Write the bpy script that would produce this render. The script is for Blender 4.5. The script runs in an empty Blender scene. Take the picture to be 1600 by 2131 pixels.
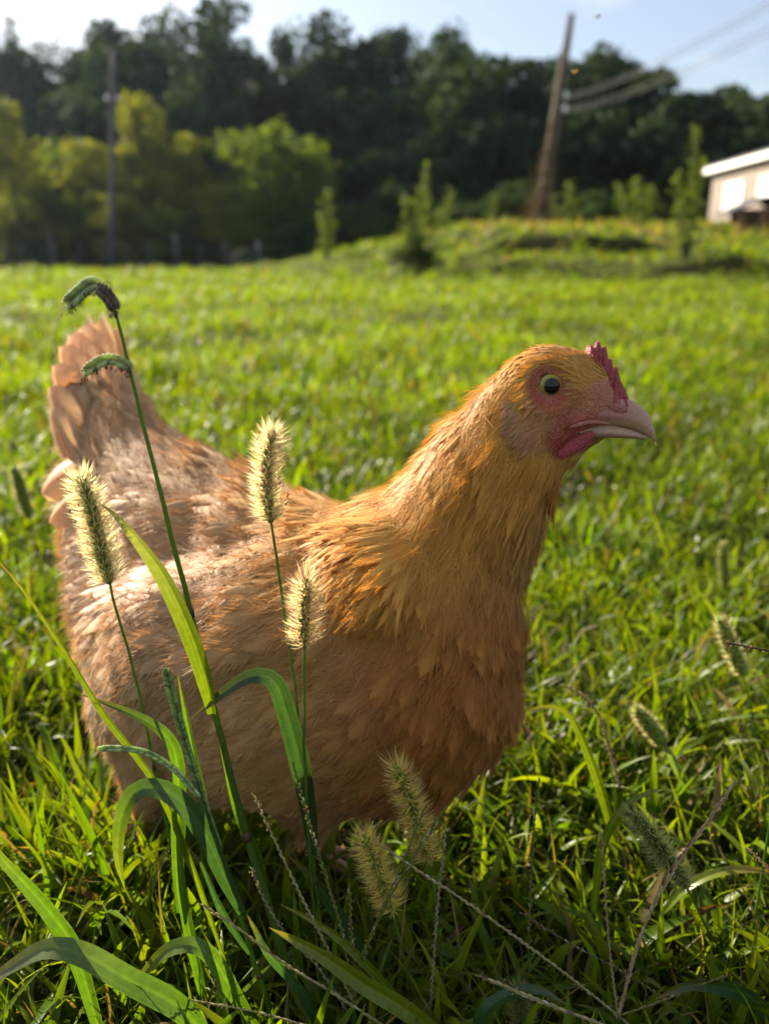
import bpy, bmesh, math, random
import numpy as np
from mathutils import Vector, Matrix
from mathutils.bvhtree import BVHTree

rng = np.random.default_rng(7)
random.seed(7)
scene = bpy.context.scene
C = scene.collection

# ------------------------------------------------------------------ camera
F = 1657.0                 # focal length in photo pixels (28 mm on a 36 mm tall frame)
H = 0.45                   # camera height
TH = math.radians(17.6)    # camera tilts down
CT, ST = math.cos(TH), math.sin(TH)
cam_d = bpy.data.cameras.new('camera')
cam = bpy.data.objects.new('camera', cam_d); C.objects.link(cam)
cam.location = (0, 0, H); cam.rotation_euler = (math.pi/2 - TH, 0, 0)
cam_d.sensor_fit = 'VERTICAL'; cam_d.sensor_height = 36.0; cam_d.sensor_width = 27.0
cam_d.lens = 28.0; cam_d.clip_start = 0.02; cam_d.clip_end = 3000
cam_d.dof.use_dof = True; cam_d.dof.focus_distance = 0.43; cam_d.dof.aperture_fstop = 5.2
cam_d.dof.aperture_blades = 9
scene.camera = cam

# ------------------------------------------------------------------ world, sun, exposure
SUN_EL, SUN_AZ = math.radians(26), math.radians(-47)      # azimuth from +Y, negative = left
world = bpy.data.worlds.new('World'); scene.world = world; world.use_nodes = True
wn, wl = world.node_tree.nodes, world.node_tree.links
wn.clear()
w_out = wn.new('ShaderNodeOutputWorld'); w_bg = wn.new('ShaderNodeBackground')
sky = wn.new('ShaderNodeTexSky'); sky.sky_type = 'NISHITA'; sky.sun_disc = False
sky.sun_elevation = SUN_EL; sky.sun_rotation = SUN_AZ
sky.air_density = 1.0; sky.dust_density = 2.0; sky.ozone_density = 1.5
tc = wn.new('ShaderNodeTexCoord'); mp = wn.new('ShaderNodeMapping'); mp.inputs['Scale'].default_value = (1, 1, 2.2)
mp.inputs['Location'].default_value = (0.35, 0.1, 0.42)
nz = wn.new('ShaderNodeTexNoise'); nz.inputs['Scale'].default_value = 3.4; nz.inputs['Detail'].default_value = 7
nz.inputs['Roughness'].default_value = 0.55
cr = wn.new('ShaderNodeValToRGB'); cr.color_ramp.elements[0].position = 0.42; cr.color_ramp.elements[0].color = (.18, .18, .18, 1); cr.color_ramp.elements[1].position = 0.62
mixc = wn.new('ShaderNodeMix'); mixc.data_type = 'RGBA'
mixc.inputs['B'].default_value = (5.9, 6.3, 6.9, 1)
wl.new(tc.outputs['Generated'], mp.inputs['Vector']); wl.new(mp.outputs['Vector'], nz.inputs['Vector'])
wl.new(nz.outputs['Fac'], cr.inputs['Fac']); wl.new(cr.outputs['Color'], mixc.inputs['Factor'])
wl.new(sky.outputs['Color'], mixc.inputs['A']); wl.new(mixc.outputs['Result'], w_bg.inputs['Color'])
w_bg.inputs['Strength'].default_value = 0.05
wl.new(w_bg.outputs['Background'], w_out.inputs['Surface'])
sun_d = bpy.data.lights.new('sun', 'SUN'); sun_d.energy = 5.0; sun_d.angle = math.radians(0.53)
sun_d.color = (1.0, 0.90, 0.74)
sun = bpy.data.objects.new('sun', sun_d); C.objects.link(sun)
to_sun = Vector((math.sin(SUN_AZ)*math.cos(SUN_EL), math.cos(SUN_AZ)*math.cos(SUN_EL), math.sin(SUN_EL)))
sun.rotation_euler = to_sun.to_track_quat('Z', 'Y').to_euler()
vs = scene.view_settings
vs.view_transform = 'Standard'; vs.look = 'None'; vs.gamma = 1.0; vs.use_curve_mapping = False
vs.exposure = 1.85
scene.cycles.use_denoising = True
scene.cycles.max_bounces = 8; scene.cycles.diffuse_bounces = 3; scene.cycles.transmission_bounces = 5
scene.cycles.transparent_max_bounces = 6; scene.cycles.caustics_reflective = False; scene.cycles.caustics_refractive = False

# ------------------------------------------------------------------ helpers
def Pz(px, py, zc):
    """photo pixel at camera depth zc -> world point"""
    u = (px-800)/F*zc; v = (1065.5-py)/F*zc
    return Vector((u, zc*CT + v*ST, H - zc*ST + v*CT))
def P(px, py, Y):
    """photo pixel on the upright plane at world distance Y -> world point"""
    v = (1065.5-py)/F
    return Pz(px, py, Y/(CT + v*ST))
def ground_px(px, py):
    v = (1065.5-py)/F
    return Pz(px, py, H/(ST - v*CT))
def proj(p):
    """world array (N,3) -> photo pixels"""
    p = np.asarray(p, float); y = p[:, 1]; z = p[:, 2]-H
    zc = y*CT - z*ST; v = y*ST + z*CT
    return np.stack([800 + F*p[:, 0]/zc, 1065.5 - F*v/zc], 1)
def smooth(a, b, x):
    t = np.clip((x-a)/(b-a), 0, 1); return t*t*(3-2*t)
def nrm(v):
    return v/np.maximum(np.linalg.norm(v, axis=-1, keepdims=True), 1e-9)
def wob(x, y, f=1.0, seed=0.0):
    return (np.sin(x*1.7*f+seed)*np.cos(y*1.3*f-seed*1.7) + .6*np.sin(x*3.1*f-y*2.3*f+seed*2.1) + .4*np.sin(x*5.3*f+y*4.7*f+seed))/2.0

def np_mesh(name, v, quads=None, tris=None, col=None, smooth_sh=True):
    me = bpy.data.meshes.new(name)
    v = np.asarray(v, np.float32)
    parts = []
    if quads is not None and len(quads): parts.append(np.asarray(quads, np.int32))
    if tris is not None and len(tris): parts.append(np.asarray(tris, np.int32))
    me.vertices.add(len(v)); me.vertices.foreach_set('co', v.ravel())
    idx = np.concatenate([p.ravel() for p in parts])
    tot = np.concatenate([np.full(len(p), p.shape[1], np.int32) for p in parts])
    start = np.concatenate([[0], np.cumsum(tot)[:-1]]).astype(np.int32)
    me.loops.add(len(idx)); me.loops.foreach_set('vertex_index', idx)
    me.polygons.add(len(tot)); me.polygons.foreach_set('loop_start', start)
    me.polygons.foreach_set('use_smooth', np.full(len(tot), smooth_sh, bool))
    if col is not None:
        a = me.attributes.new('Col', 'FLOAT_COLOR', 'POINT')
        c4 = np.ones((len(v), 4), np.float32); c4[:, :3] = np.clip(col, 0, 1); a.data.foreach_set('color', c4.ravel())
    me.update(calc_edges=True)
    return me

def obj(name, me, mat=None, parent=None):
    o = bpy.data.objects.new(name, me); C.objects.link(o)
    if mat is not None: me.materials.append(mat)
    if parent is not None: o.parent = parent
    return o
def thing(name, label, cat, loc=(0, 0, 0), group=None):
    o = bpy.data.objects.new(name, None); C.objects.link(o); o.location = loc
    o.empty_display_size = 0.02
    o['label'] = label; o['category'] = cat
    if group: o['group'] = group
    return o
def tag(o, label=None, cat=None, group=None, kind=None):
    if label: o['label'] = label
    if cat: o['category'] = cat
    if group: o['group'] = group
    if kind: o['kind'] = kind
    return o

class MB:
    """mesh collector with colours"""
    def __init__(s): s.v = []; s.q = []; s.t = []; s.c = []; s.n = 0
    def add(s, v, q=None, t=None, c=(0.5, 0.5, 0.5)):
        v = np.asarray(v, float).reshape(-1, 3)
        if q is not None and len(q): s.q.append(np.asarray(q, int)+s.n)
        if t is not None and len(t): s.t.append(np.asarray(t, int)+s.n)
        c = np.asarray(c, float)
        s.c.append(np.broadcast_to(c, (len(v), 3)) if c.ndim == 1 else c)
        s.v.append(v); s.n += len(v)
    def mesh(s, name, sm=True, origin=(0, 0, 0)):
        return np_mesh(name, np.concatenate(s.v)-np.asarray(origin), np.concatenate(s.q) if s.q else None,
                       np.concatenate(s.t) if s.t else None, np.concatenate(s.c), sm)
    def build(s, name, mat, parent=None, sm=True, origin=(0, 0, 0)):
        if parent is not None: origin = tuple(parent_loc(parent))
        return obj(name, s.mesh(name, sm, origin), mat, parent)
    def box(s, lo, hi, c=(.5, .5, .5)):
        x0, y0, z0 = lo; x1, y1, z1 = hi
        v = [(x0,y0,z0),(x1,y0,z0),(x1,y1,z0),(x0,y1,z0),(x0,y0,z1),(x1,y0,z1),(x1,y1,z1),(x0,y1,z1)]
        s.add(v, q=[(0,3,2,1),(4,5,6,7),(0,1,5,4),(1,2,6,5),(2,3,7,6),(3,0,4,7)], c=c)
    def tube(s, pts, rad, n=6, c=(.5, .5, .5), cap=True):
        v, q, t = tube_arr(pts, rad, n, cap)
        s.add(v, q, t, c)
    def ell(s, ctr, axes, nu=8, nv=5, c=(.5,.5,.5)):
        """ellipsoid; axes = 3 vectors (third = long axis)"""
        A = np.asarray(axes, float)
        v = []
        for i in range(1, nv):
            ph = math.pi*i/nv
            for j in range(nu):
                a = 2*math.pi*j/nu
                v.append(np.asarray(ctr)+A[0]*math.sin(ph)*math.cos(a)+A[1]*math.sin(ph)*math.sin(a)+A[2]*math.cos(ph))
        top = len(v); v.append(np.asarray(ctr)+A[2]); v.append(np.asarray(ctr)-A[2])
        q = [(i*nu+j, (i+1)*nu+j, (i+1)*nu+(j+1) % nu, i*nu+(j+1) % nu) for i in range(nv-2) for j in range(nu)]
        t = [(top, j, (j+1) % nu) for j in range(nu)] + [(top+1, (nv-2)*nu+(j+1) % nu, (nv-2)*nu+j) for j in range(nu)]
        s.add(v, q, t, c)

def parent_loc(o):
    l = Vector((0, 0, 0))
    while o is not None: l = l + o.location; o = o.parent
    return l

def spline(pts, n):
    """Catmull-Rom through the points, n samples (any dimension)"""
    p = np.asarray([tuple(a) for a in pts], float)
    if len(p) == 2: return p[0]+(p[1]-p[0])*np.linspace(0, 1, n)[:, None]
    d = np.concatenate([[0], np.cumsum(np.maximum(np.linalg.norm(np.diff(p, axis=0), axis=1), 1e-6))]); d /= d[-1]
    pp = np.vstack([2*p[0]-p[1], p, 2*p[-1]-p[-2]])
    out = []
    for s in np.linspace(0, 1, n):
        i = min(np.searchsorted(d, s, side='right')-1, len(p)-2); i = max(i, 0)
        t = (s-d[i])/(d[i+1]-d[i]); a, b, c, e = pp[i], pp[i+1], pp[i+2], pp[i+3]
        out.append(.5*((2*b)+(c-a)*t+(2*a-5*b+4*c-e)*t*t+(3*b-a-3*c+e)*t**3))
    return np.array(out)
def frames(p):
    t = nrm(np.gradient(p, axis=0)); ref = np.array([0, 1, 0.3]); s = []
    for k in range(len(p)):
        x = np.cross(t[k], ref)
        if np.linalg.norm(x) < .1: x = np.cross(t[k], np.array([1, 0, 0.]))
        s.append(x/np.linalg.norm(x))
    s = np.array(s); return t, s, np.cross(s, t)
def tube_arr(pts, rad, n=6, cap=True):
    p = np.asarray([tuple(a) for a in pts], float); k = len(p)
    r = np.broadcast_to(np.asarray(rad, float), (k,))
    t, a, b = frames(p)
    ang = np.arange(n)*2*math.pi/n
    v = p[:, None, :]+(a[:, None, :]*np.cos(ang)[None, :, None]+b[:, None, :]*np.sin(ang)[None, :, None])*r[:, None, None]
    q = [(i*n+j, i*n+(j+1) % n, (i+1)*n+(j+1) % n, (i+1)*n+j) for i in range(k-1) for j in range(n)]
    v = v.reshape(-1, 3); tr = []
    if cap:
        v = np.vstack([v, p[0], p[-1]]); m = len(v)
        tr = [(m-2, (j+1) % n, j) for j in range(n)]+[(m-1, (k-1)*n+j, (k-1)*n+(j+1) % n) for j in range(n)]
    return v, q, tr

# ------------------------------------------------------------------ materials
def mat_new(name):
    m = bpy.data.materials.new(name); m.use_nodes = True
    nt = m.node_tree; nt.nodes.clear()
    return m, nt.nodes, nt.links, nt.nodes.new('ShaderNodeOutputMaterial')
def mat_leaf(name, trans=0.45, rough=0.45, spec=0.4, tint=(1.25, 1.15, 0.45), noise=None, sheen=0.0, vein=False, nscale=400):
    """attribute-coloured thin foliage or feather: glossy surface mixed with translucency"""
    m, n, l, out = mat_new(name)
    at = n.new('ShaderNodeAttribute'); at.attribute_name = 'Col'
    col = at.outputs['Color']
    if noise:
        tx = n.new('ShaderNodeTexCoord'); no = n.new('ShaderNodeTexNoise'); no.inputs['Scale'].default_value = nscale; no.inputs['Detail'].default_value = 4
        l.new(tx.outputs['Object'], no.inputs['Vector'])
        mr = n.new('ShaderNodeMapRange'); mr.inputs['From Min'].default_value = .3; mr.inputs['From Max'].default_value = .7
        mr.inputs['To Min'].default_value = 1-noise; mr.inputs['To Max'].default_value = 1+noise
        l.new(no.outputs['Fac'], mr.inputs['Value'])
        mu = n.new('ShaderNodeVectorMath'); mu.operation = 'SCALE'
        l.new(col, mu.inputs[0]); l.new(mr.outputs['Result'], mu.inputs['Scale']); col = mu.outputs['Vector']
    pb = n.new('ShaderNodeBsdfPrincipled'); pb.inputs['Roughness'].default_value = rough; pb.inputs['Specular IOR Level'].default_value = spec
    if sheen:
        pb.inputs['Sheen Weight'].default_value = sheen; pb.inputs['Sheen Roughness'].default_value = .45
        pb.inputs['Sheen Tint'].default_value = (1, .85, .6, 1)
    l.new(col, pb.inputs['Base Color'])
    tr = n.new('ShaderNodeBsdfTranslucent')
    mt = n.new('ShaderNodeVectorMath'); mt.operation = 'MULTIPLY'; mt.inputs[1].default_value = tint
    l.new(col, mt.inputs[0]); l.new(mt.outputs['Vector'], tr.inputs['Color'])
    mx = n.new('ShaderNodeMixShader'); mx.inputs['Fac'].default_value = trans
    l.new(pb.outputs['BSDF'], mx.inputs[1]); l.new(tr.outputs['BSDF'], mx.inputs[2]); l.new(mx.outputs['Shader'], out.inputs['Surface'])
    return m
def mat_plain(name, col=None, rough=.6, spec=.4, scale=20, amt=.25, bump=0.0, bscale=None, sss=0.0, coat=0.0, metal=0.0, col2=None):
    """procedural noise-broken surface; colour from the attribute when col is None"""
    m, n, l, out = mat_new(name)
    pb = n.new('ShaderNodeBsdfPrincipled'); pb.inputs['Roughness'].default_value = rough; pb.inputs['Specular IOR Level'].default_value = spec
    pb.inputs['Metallic'].default_value = metal
    tx = n.new('ShaderNodeTexCoord'); no = n.new('ShaderNodeTexNoise'); no.inputs['Scale'].default_value = scale; no.inputs['Detail'].default_value = 6
    l.new(tx.outputs['Object'], no.inputs['Vector'])
    if col is None:
        at = n.new('ShaderNodeAttribute'); at.attribute_name = 'Col'; src = at.outputs['Color']
    else:
        rg = n.new('ShaderNodeRGB'); rg.outputs[0].default_value = (*col, 1); src = rg.outputs[0]
    if col2 is not None:
        rp = n.new('ShaderNodeValToRGB'); rp.color_ramp.elements[0].position = .38; rp.color_ramp.elements[1].position = .62
        l.new(no.outputs['Fac'], rp.inputs['Fac'])
        mc = n.new('ShaderNodeMix'); mc.data_type = 'RGBA'; l.new(rp.outputs['Color'], mc.inputs['Factor'])
        l.new(src, mc.inputs['A']); mc.inputs['B'].default_value = (*col2, 1); src = mc.outputs['Result']
    mr = n.new('ShaderNodeMapRange'); mr.inputs['From Min'].default_value = .3; mr.inputs['From Max'].default_value = .7
    mr.inputs['To Min'].default_value = 1-amt; mr.inputs['To Max'].default_value = 1+amt
    no2 = n.new('ShaderNodeTexNoise'); no2.inputs['Scale'].default_value = scale*3.3; no2.inputs['Detail'].default_value = 5
    l.new(tx.outputs['Object'], no2.inputs['Vector']); l.new(no2.outputs['Fac'], mr.inputs['Value'])
    mu = n.new('ShaderNodeVectorMath'); mu.operation = 'SCALE'; l.new(src, mu.inputs[0]); l.new(mr.outputs['Result'], mu.inputs['Scale'])
    l.new(mu.outputs['Vector'], pb.inputs['Base Color'])
    if bump:
        bn = n.new('ShaderNodeTexNoise'); bn.inputs['Scale'].default_value = bscale or scale*4; bn.inputs['Detail'].default_value = 4
        l.new(tx.outputs['Object'], bn.inputs['Vector'])
        bp = n.new('ShaderNodeBump'); bp.inputs['Strength'].default_value = bump; bp.inputs['Distance'].default_value = .002
        l.new(bn.outputs['Fac'], bp.inputs['Height']); l.new(bp.outputs['Normal'], pb.inputs['Normal'])
    if sss:
        pb.inputs['Subsurface Weight'].default_value = sss; pb.inputs['Subsurface Radius'].default_value = (.006, .002, .001); pb.inputs['Subsurface Scale'].default_value = .6
    if coat: pb.inputs['Coat Weight'].default_value = coat; pb.inputs['Coat Roughness'].default_value = .03
    l.new(pb.outputs['BSDF'], out.inputs['Surface'])
    return m

M = {}
M['grass'] = mat_leaf('grass_blade', .58, .40, .30, (1.4, 1.3, .3))
M['grass_far'] = mat_leaf('grass_blade_far', .58, .5, .22, (1.4, 1.3, .3))
M['weed'] = mat_leaf('broad_grass_leaf', .5, .36, .45, (1.35, 1.3, .35), noise=.16, nscale=260)
M['bristle'] = mat_leaf('seed_bristle', .65, .4, .5, (1.1, 1.05, .85))
M['seed'] = mat_leaf('grass_seed', .4, .5, .4, (1.25, 1.2, .5))
M['leaf_tree'] = mat_leaf('tree_leaf', .5, .7, .15, (1.4, 1.2, .35))
M['leaf_dark'] = mat_leaf('dark_tree_leaf', .25, .8, .08, (1.3, 1.2, .4))
M['feather'] = mat_leaf('plumage', .30, .55, .25, (1.15, .85, .55), noise=.10, sheen=.25, nscale=130)
M['tail'] = mat_leaf('tail_vane', .58, .55, .25, (1.1, .9, .65), noise=.10, sheen=.15, nscale=130)
M['skin'] = mat_plain('bird_skin', None, .6, .3, 300, .3, 1.0, 800, sss=.25)
M['comb'] = mat_plain('comb_flesh', (.25, .034, .038), .5, .35, 200, .35, 1.0, 600, sss=.3)
M['horn'] = mat_plain('beak_horn', None, .38, .45, 160, .15, .2, 500, sss=.15)
M['shank'] = mat_plain('shank_scale', (.50, .27, .19), .5, .4, 150, .2, .6, 500, sss=.15)
M['eye'] = mat_plain('eye_ball', None, .12, .25, 900, .12, coat=.25)
M['bark'] = mat_plain('bark', (.09, .07, .05), .9, .2, 3, .4, .6, 8)
M['pole_wood'] = mat_plain('weathered_pole', (.125, .092, .072), .85, .2, 2.5, .35, .5, 10)
M['pole_grey'] = mat_plain('grey_pole', (.06, .062, .066), .85, .2, 2.5, .3, .5, 10)
M['metal'] = mat_plain('weathered_steel', (.11, .115, .12), .8, .2, 6, .15)
M['wire'] = mat_plain('weathered_wire', (.035, .035, .037), .6, .3, 6, .1)
M['porcelain'] = mat_plain('porcelain', (.8, .8, .78), .15, .6, 8, .05, coat=.6)
M['siding'] = mat_plain('cream_siding', (.19, .15, .118), .7, .3, 1.5, .08, .1, 12)
M['white_paint'] = mat_plain('white_paint', (.82, .82, .80), .5, .4, 2, .05)
M['shingle'] = mat_plain('dark_shingle', (.07, .07, .075), .9, .2, 4, .3, .4, 20)
M['pane_glare'] = mat_plain('window_glare', (.80, .80, .78), .25, .5, 3, .04, coat=1.0)  # bright reflection on the glass, painted as a white pane colour
M['brown_wood'] = mat_plain('brown_board', (.22, .12, .07), .8, .3, 3, .3, .3, 15)
M['ground'] = mat_plain('soil_and_thatch', (.022, .020, .008), 1.0, .03, 1.3, .45, .8, 60, col2=(.040, .048, .008))
M['fence_wire'] = M['wire']

# ------------------------------------------------------------------ ground
def gz(x, y):
    x = np.asarray(x, float); y = np.asarray(y, float)
    yf = np.interp(x, [-12, -5, .7, 5.5, 12, 30], [30, 27, 20.5, 15.5, 13.5, 13])
    yf = yf + 1.6*wob(x, x*.3, .5, 6.0)
    cr_ = smooth(-7.5, 5.0, x)*1.75
    t = np.clip((y-yf)/(35-yf), 0, 1.0)
    z = cr_*(.22*smooth(0, .22, t)+.78*smooth(.15, 1, t))
    z = z + (.14*wob(x, y, .45, 2.0)+.10*wob(x, y, 1.1, 5.0))*smooth(13, 20, y)*smooth(-4, 3, x)
    z = z + .45*smooth(23.0, 23.5, y+.5*wob(x, y, 1.2, 3))*smooth(2.4, 3.4, x)*(1-smooth(6.6, 7.8, x))*(1-smooth(24.5, 31, y))
    z = z + .28*smooth(17.0, 17.4, y+.4*wob(x, y, 1.4, 1))*smooth(5.3, 6.0, x)*(1-smooth(7.4, 8.2, x))*(1-smooth(18, 22, y))
    z = z + np.clip(y-50, 0, 70)*.27*smooth(50, 62, y)
    z = z + .03*wob(x, y, .8, 1.0)*smooth(1.6, 6, y)
    return z
xs = np.unique(np.round(np.concatenate([np.linspace(-1.6, 1.6, 33), np.sinh(np.linspace(-6.2, 6.2, 150))*1.6]), 4))
ys = np.unique(np.round(np.concatenate([np.linspace(-1, 2, 30), np.linspace(2, 60, 260), np.linspace(60, 140, 30), np.geomspace(140, 900, 12), -np.geomspace(1.2, 500, 16)]), 4))
GX, GY = np.meshgrid(xs, ys)
gv = np.stack([GX.ravel(), GY.ravel(), gz(GX, GY).ravel()], 1)
nx = len(xs); ii, jj = np.meshgrid(np.arange(len(ys)-1), np.arange(nx-1), indexing='ij'); a = (ii*nx+jj).ravel()
ground = obj('ground', np_mesh('ground', gv, np.stack([a, a+1, a+nx+1, a+nx], 1)), M['ground'])
tag(ground, 'grassy field and wooded hillside ground', None, kind='structure')

# ------------------------------------------------------------------ grass blades (vectorised)
def blades(base, az, length, width, tilt, bend, segs, col, cross=2, twist=None, tipcol=None):
    N = len(base); S = segs+1
    s = np.linspace(0, 1, S)
    th = tilt[:, None]+bend[:, None]*s[None, :]**1.4
    thm = .5*(th[:, 1:]+th[:, :-1]); dl = (length/segs)[:, None]
    dx = np.concatenate([np.zeros((N, 1)), np.cumsum(np.sin(thm)*dl, 1)], 1)
    dz = np.concatenate([np.zeros((N, 1)), np.cumsum(np.cos(thm)*dl, 1)], 1)
    ca, sa = np.cos(az)[:, None], np.sin(az)[:, None]
    ctr = np.stack([base[:, 0:1]+ca*dx, base[:, 1:2]+sa*dx, base[:, 2:3]+dz], 2)
    tw = (np.zeros(N) if twist is None else twist)[:, None]*s[None, :]
    side0 = np.stack([-sa+0*th, ca+0*th, 0*th], 2)
    nor = np.stack([-ca*np.cos(th), -sa*np.cos(th), np.sin(th)], 2)
    side = side0*np.cos(tw)[..., None]+nor*np.sin(tw)[..., None]
    wp = (.55+.45*np.minimum(1, s*3.5))*np.maximum(1-s**2.6, 0.0)
    w = (width[:, None]*wp[None, :])[..., None]*.5
    if cross == 2:
        v = np.stack([ctr-side*w, ctr+side*w], 2)
    else:
        v = np.stack([ctr-side*w, ctr-nor*w*.35, ctr+side*w], 2)
    K = cross
    v = v.reshape(-1, 3)
    b = (np.arange(N)*S*K)[:, None, None]; i = np.arange(segs)[None, :, None]; j = np.arange(K-1)[None, None, :]
    q0 = (b+i*K+j).ravel()
    quads = np.stack([q0, q0+1, q0+K+1, q0+K], 1)
    cc = np.repeat(col[:, None, :], S, 1)
    if tipcol is not None: cc = cc*(1-s[None, :, None]**2)+tipcol[:, None, :]*s[None, :, None]**2
    root = np.array([.30, .32, .12])[None, None, :]
    cc = np.repeat(cc[:, :, None, :], K, 2).reshape(-1, 3)
    return v, quads, cc

def grass_cols(n, x, y, dead=.06):
    g = np.array([.052, .112, .004]); yg = np.array([.138, .186, .005]); dk = np.array([.024, .056, .005])
    m = rng.random(n)[:, None]; k = np.clip(.5+.45*wob(x, y, 2.2, 3.0), 0, 1)[:, None]
    c = g*(1-m)+yg*m*(.5+.5*k)+dk*(m*(.5-.5*k))
    c *= rng.uniform(.75, 1.3, (n, 1))*np.clip(1+.30*wob(x, y, 1.1, 7.0)+.28*wob(x, y, 5, 2.0), .45, 1.5)[:, None]
    d = rng.random(n) < dead
    c[d] = np.array([.17, .135, .06])*rng.uniform(.5, 1.2, (d.sum(), 1))
    d = rng.random(n) < .005
    c[d] = np.array([.10, .06, .035])*rng.uniform(.6, 1.2, (d.sum(), 1))
    return c

GB = MB()
def in_body(x, y):
    # footprint of the bird on the grass
    ax, ay = np.array([-.16, .60]), np.array([.11, .47])
    d = ay-ax; t = np.clip(((x-ax[0])*d[0]+(y-ax[1])*d[1])/(d@d), 0, 1)
    return np.hypot(x-(ax[0]+d[0]*t), y-(ax[1]+d[1]*t))
def near_patch(n, x0, x1, y0, y1, lmin, lmax, wmin, wmax, segs, cross, dead):
    x = rng.uniform(x0, x1, n); y = rng.uniform(y0, y1, n)
    clump = np.clip(.5+.5*wob(x, y, 7, .5), 0, 1)
    keep = rng.random(n) < .6+.4*clump
    x, y, clump = x[keep], y[keep], clump[keep]; n = len(x)
    L = rng.uniform(lmin, lmax, n)*(.5+.8*clump)
    r = in_body(x, y)
    L *= np.where(r < .07, .75, 1.0)
    L *= np.where((y < .42) & (np.abs(x) < .32), .85, 1)
    az = rng.uniform(0, 2*math.pi, n)
    tilt = np.abs(rng.normal(.35, .35, n)); bend = rng.uniform(.1, 1.7, n)
    W = rng.uniform(wmin, wmax, n)
    c = grass_cols(n, x, y, dead); tip = c*np.array([1.35, 1.1, .9])
    # near the ground the stems are paler straw
    base = np.stack([x, y, gz(x, y)-.004], 1)
    v, q, cc = blades(base, az, L, W, tilt, bend, segs, c, cross, rng.normal(0, .9, n), tip)
    GB.add(v, q, c=cc)
# broad-bladed lawn around the bird
near_patch(19000, -.62, .75, .16, 1.05, .045, .105, .0028, .0062, 6, 3, .05)
near_patch(10000, -.62, .75, .16, 1.05, .02, .05, .004, .009, 4, 3, .10)     # low broad leaves
near_patch(5500, -.62, .75, .20, .80, .06, .125, .0011, .0021, 5, 2, .35)   # thin stalks
near_patch(5200, -.62, .75, .20, .75, .055, .12, .006, .0105, 7, 3, .04)     # wide weed blades
near_patch(34000, -1.5, 1.7, 1.05, 2.6, .03, .085, .004, .0075, 5, 2, .05)
lawn = GB.build('lawn_grass', M['grass'])
tag(lawn, 'green lawn of broad crabgrass blades around and behind the hen', None, kind='stuff')

GB = MB()
def far_patch(n, ynear, yfar, lmin, lmax, wmin, wmax, segs):
    y = ynear*(yfar/ynear)**rng.random(n)
    x = rng.uniform(-.78, .78, n)*(y+1.0)
    clump = np.clip(.5+.5*wob(x, y, 1.3, .9)+.3*wob(x, y, 4, 2), 0, 1)
    keep = rng.random(n) < .18+.82*clump
    x, y, clump = x[keep], y[keep], clump[keep]; n = len(x)
    c = grass_cols(n, x, y, .05)*np.array([1.3, 1.25, .8])
    L = rng.uniform(lmin, lmax, n)*(.4+1.1*clump)
    bank = smooth(.25, .8, gz(x, y))*smooth(10, 16, y)
    L *= 1+2.2*bank*rng.random(n)
    tan = (bank*np.clip(.25+.8*wob(x, y, .5, 4), 0, 1)*smooth(-1, 4, x)*smooth(20, 26, y) > rng.random(n)*1.1)
    tan |= (smooth(26, 29, y)*smooth(2.5, 4, x)*(1-smooth(8.5, 10.5, x)) > rng.random(n)*1.5)
    c[tan] = np.array([.27, .20, .085])*rng.uniform(.6, 1.2, (tan.sum(), 1))
    v, q, cc = blades(np.stack([x, y, gz(x, y)-.01], 1), rng.uniform(0, 6.28, n), L, rng.uniform(wmin, wmax, n)*(1+y/22), np.abs(rng.normal(.3, .25, n)), rng.uniform(.1, 1.3, n), segs, c, 2, None, c*np.array([1.3, 1.12, .9]))
    GB.add(v, q, c=cc)
far_patch(80000, 2.5, 9, .045, .10, .006, .011, 4)
far_patch(100000, 8.5, 44, .06, .13, .013, .024, 3)
def tufts(n, per, y0, y1, l0, l1):
    yc = y0*(y1/y0)**rng.random(n); xc = rng.uniform(-.7, .7, n)*(yc+.6); k = np.hypot(xc-.0, yc-.5) > .45; xc, yc = xc[k], yc[k]; n = len(xc)
    sc = rng.uniform(.6, 1.2, n); x = np.repeat(xc, per)+rng.normal(0, .035, n*per)*np.repeat(sc, per)*(1+np.repeat(yc, per)*.12); y = np.repeat(yc, per)+rng.normal(0, .035, n*per)*(1+np.repeat(yc, per)*.12)
    N = n*per; c = grass_cols(N, x, y, .08)*np.repeat(rng.uniform(.65, 1.25, (n, 1)), per, 0)*np.array([1.15, 1.15, .8])
    v, q, cc = blades(np.stack([x, y, gz(x, y)-.01], 1), rng.uniform(0, 6.28, N), rng.uniform(l0, l1, N)*np.repeat(sc, per), rng.uniform(.005, .010, N)*(1+y/9), np.abs(rng.normal(.45, .25, N)), rng.uniform(.2, 1.6, N), 5, c, 2, rng.normal(0, .6, N), c*np.array([1.3, 1.12, .9]))
    GB.add(v, q, c=cc)
tufts(330, 22, 1.1, 5, .06, .12); tufts(330, 26, 5, 16, .09, .18); tufts(220, 30, 15, 36, .2, .45)
field = GB.build('field_grass', M['grass_far'])
tag(field, 'sunlit yellow-green field grass stretching to the tree line', None, kind='stuff')


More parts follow.
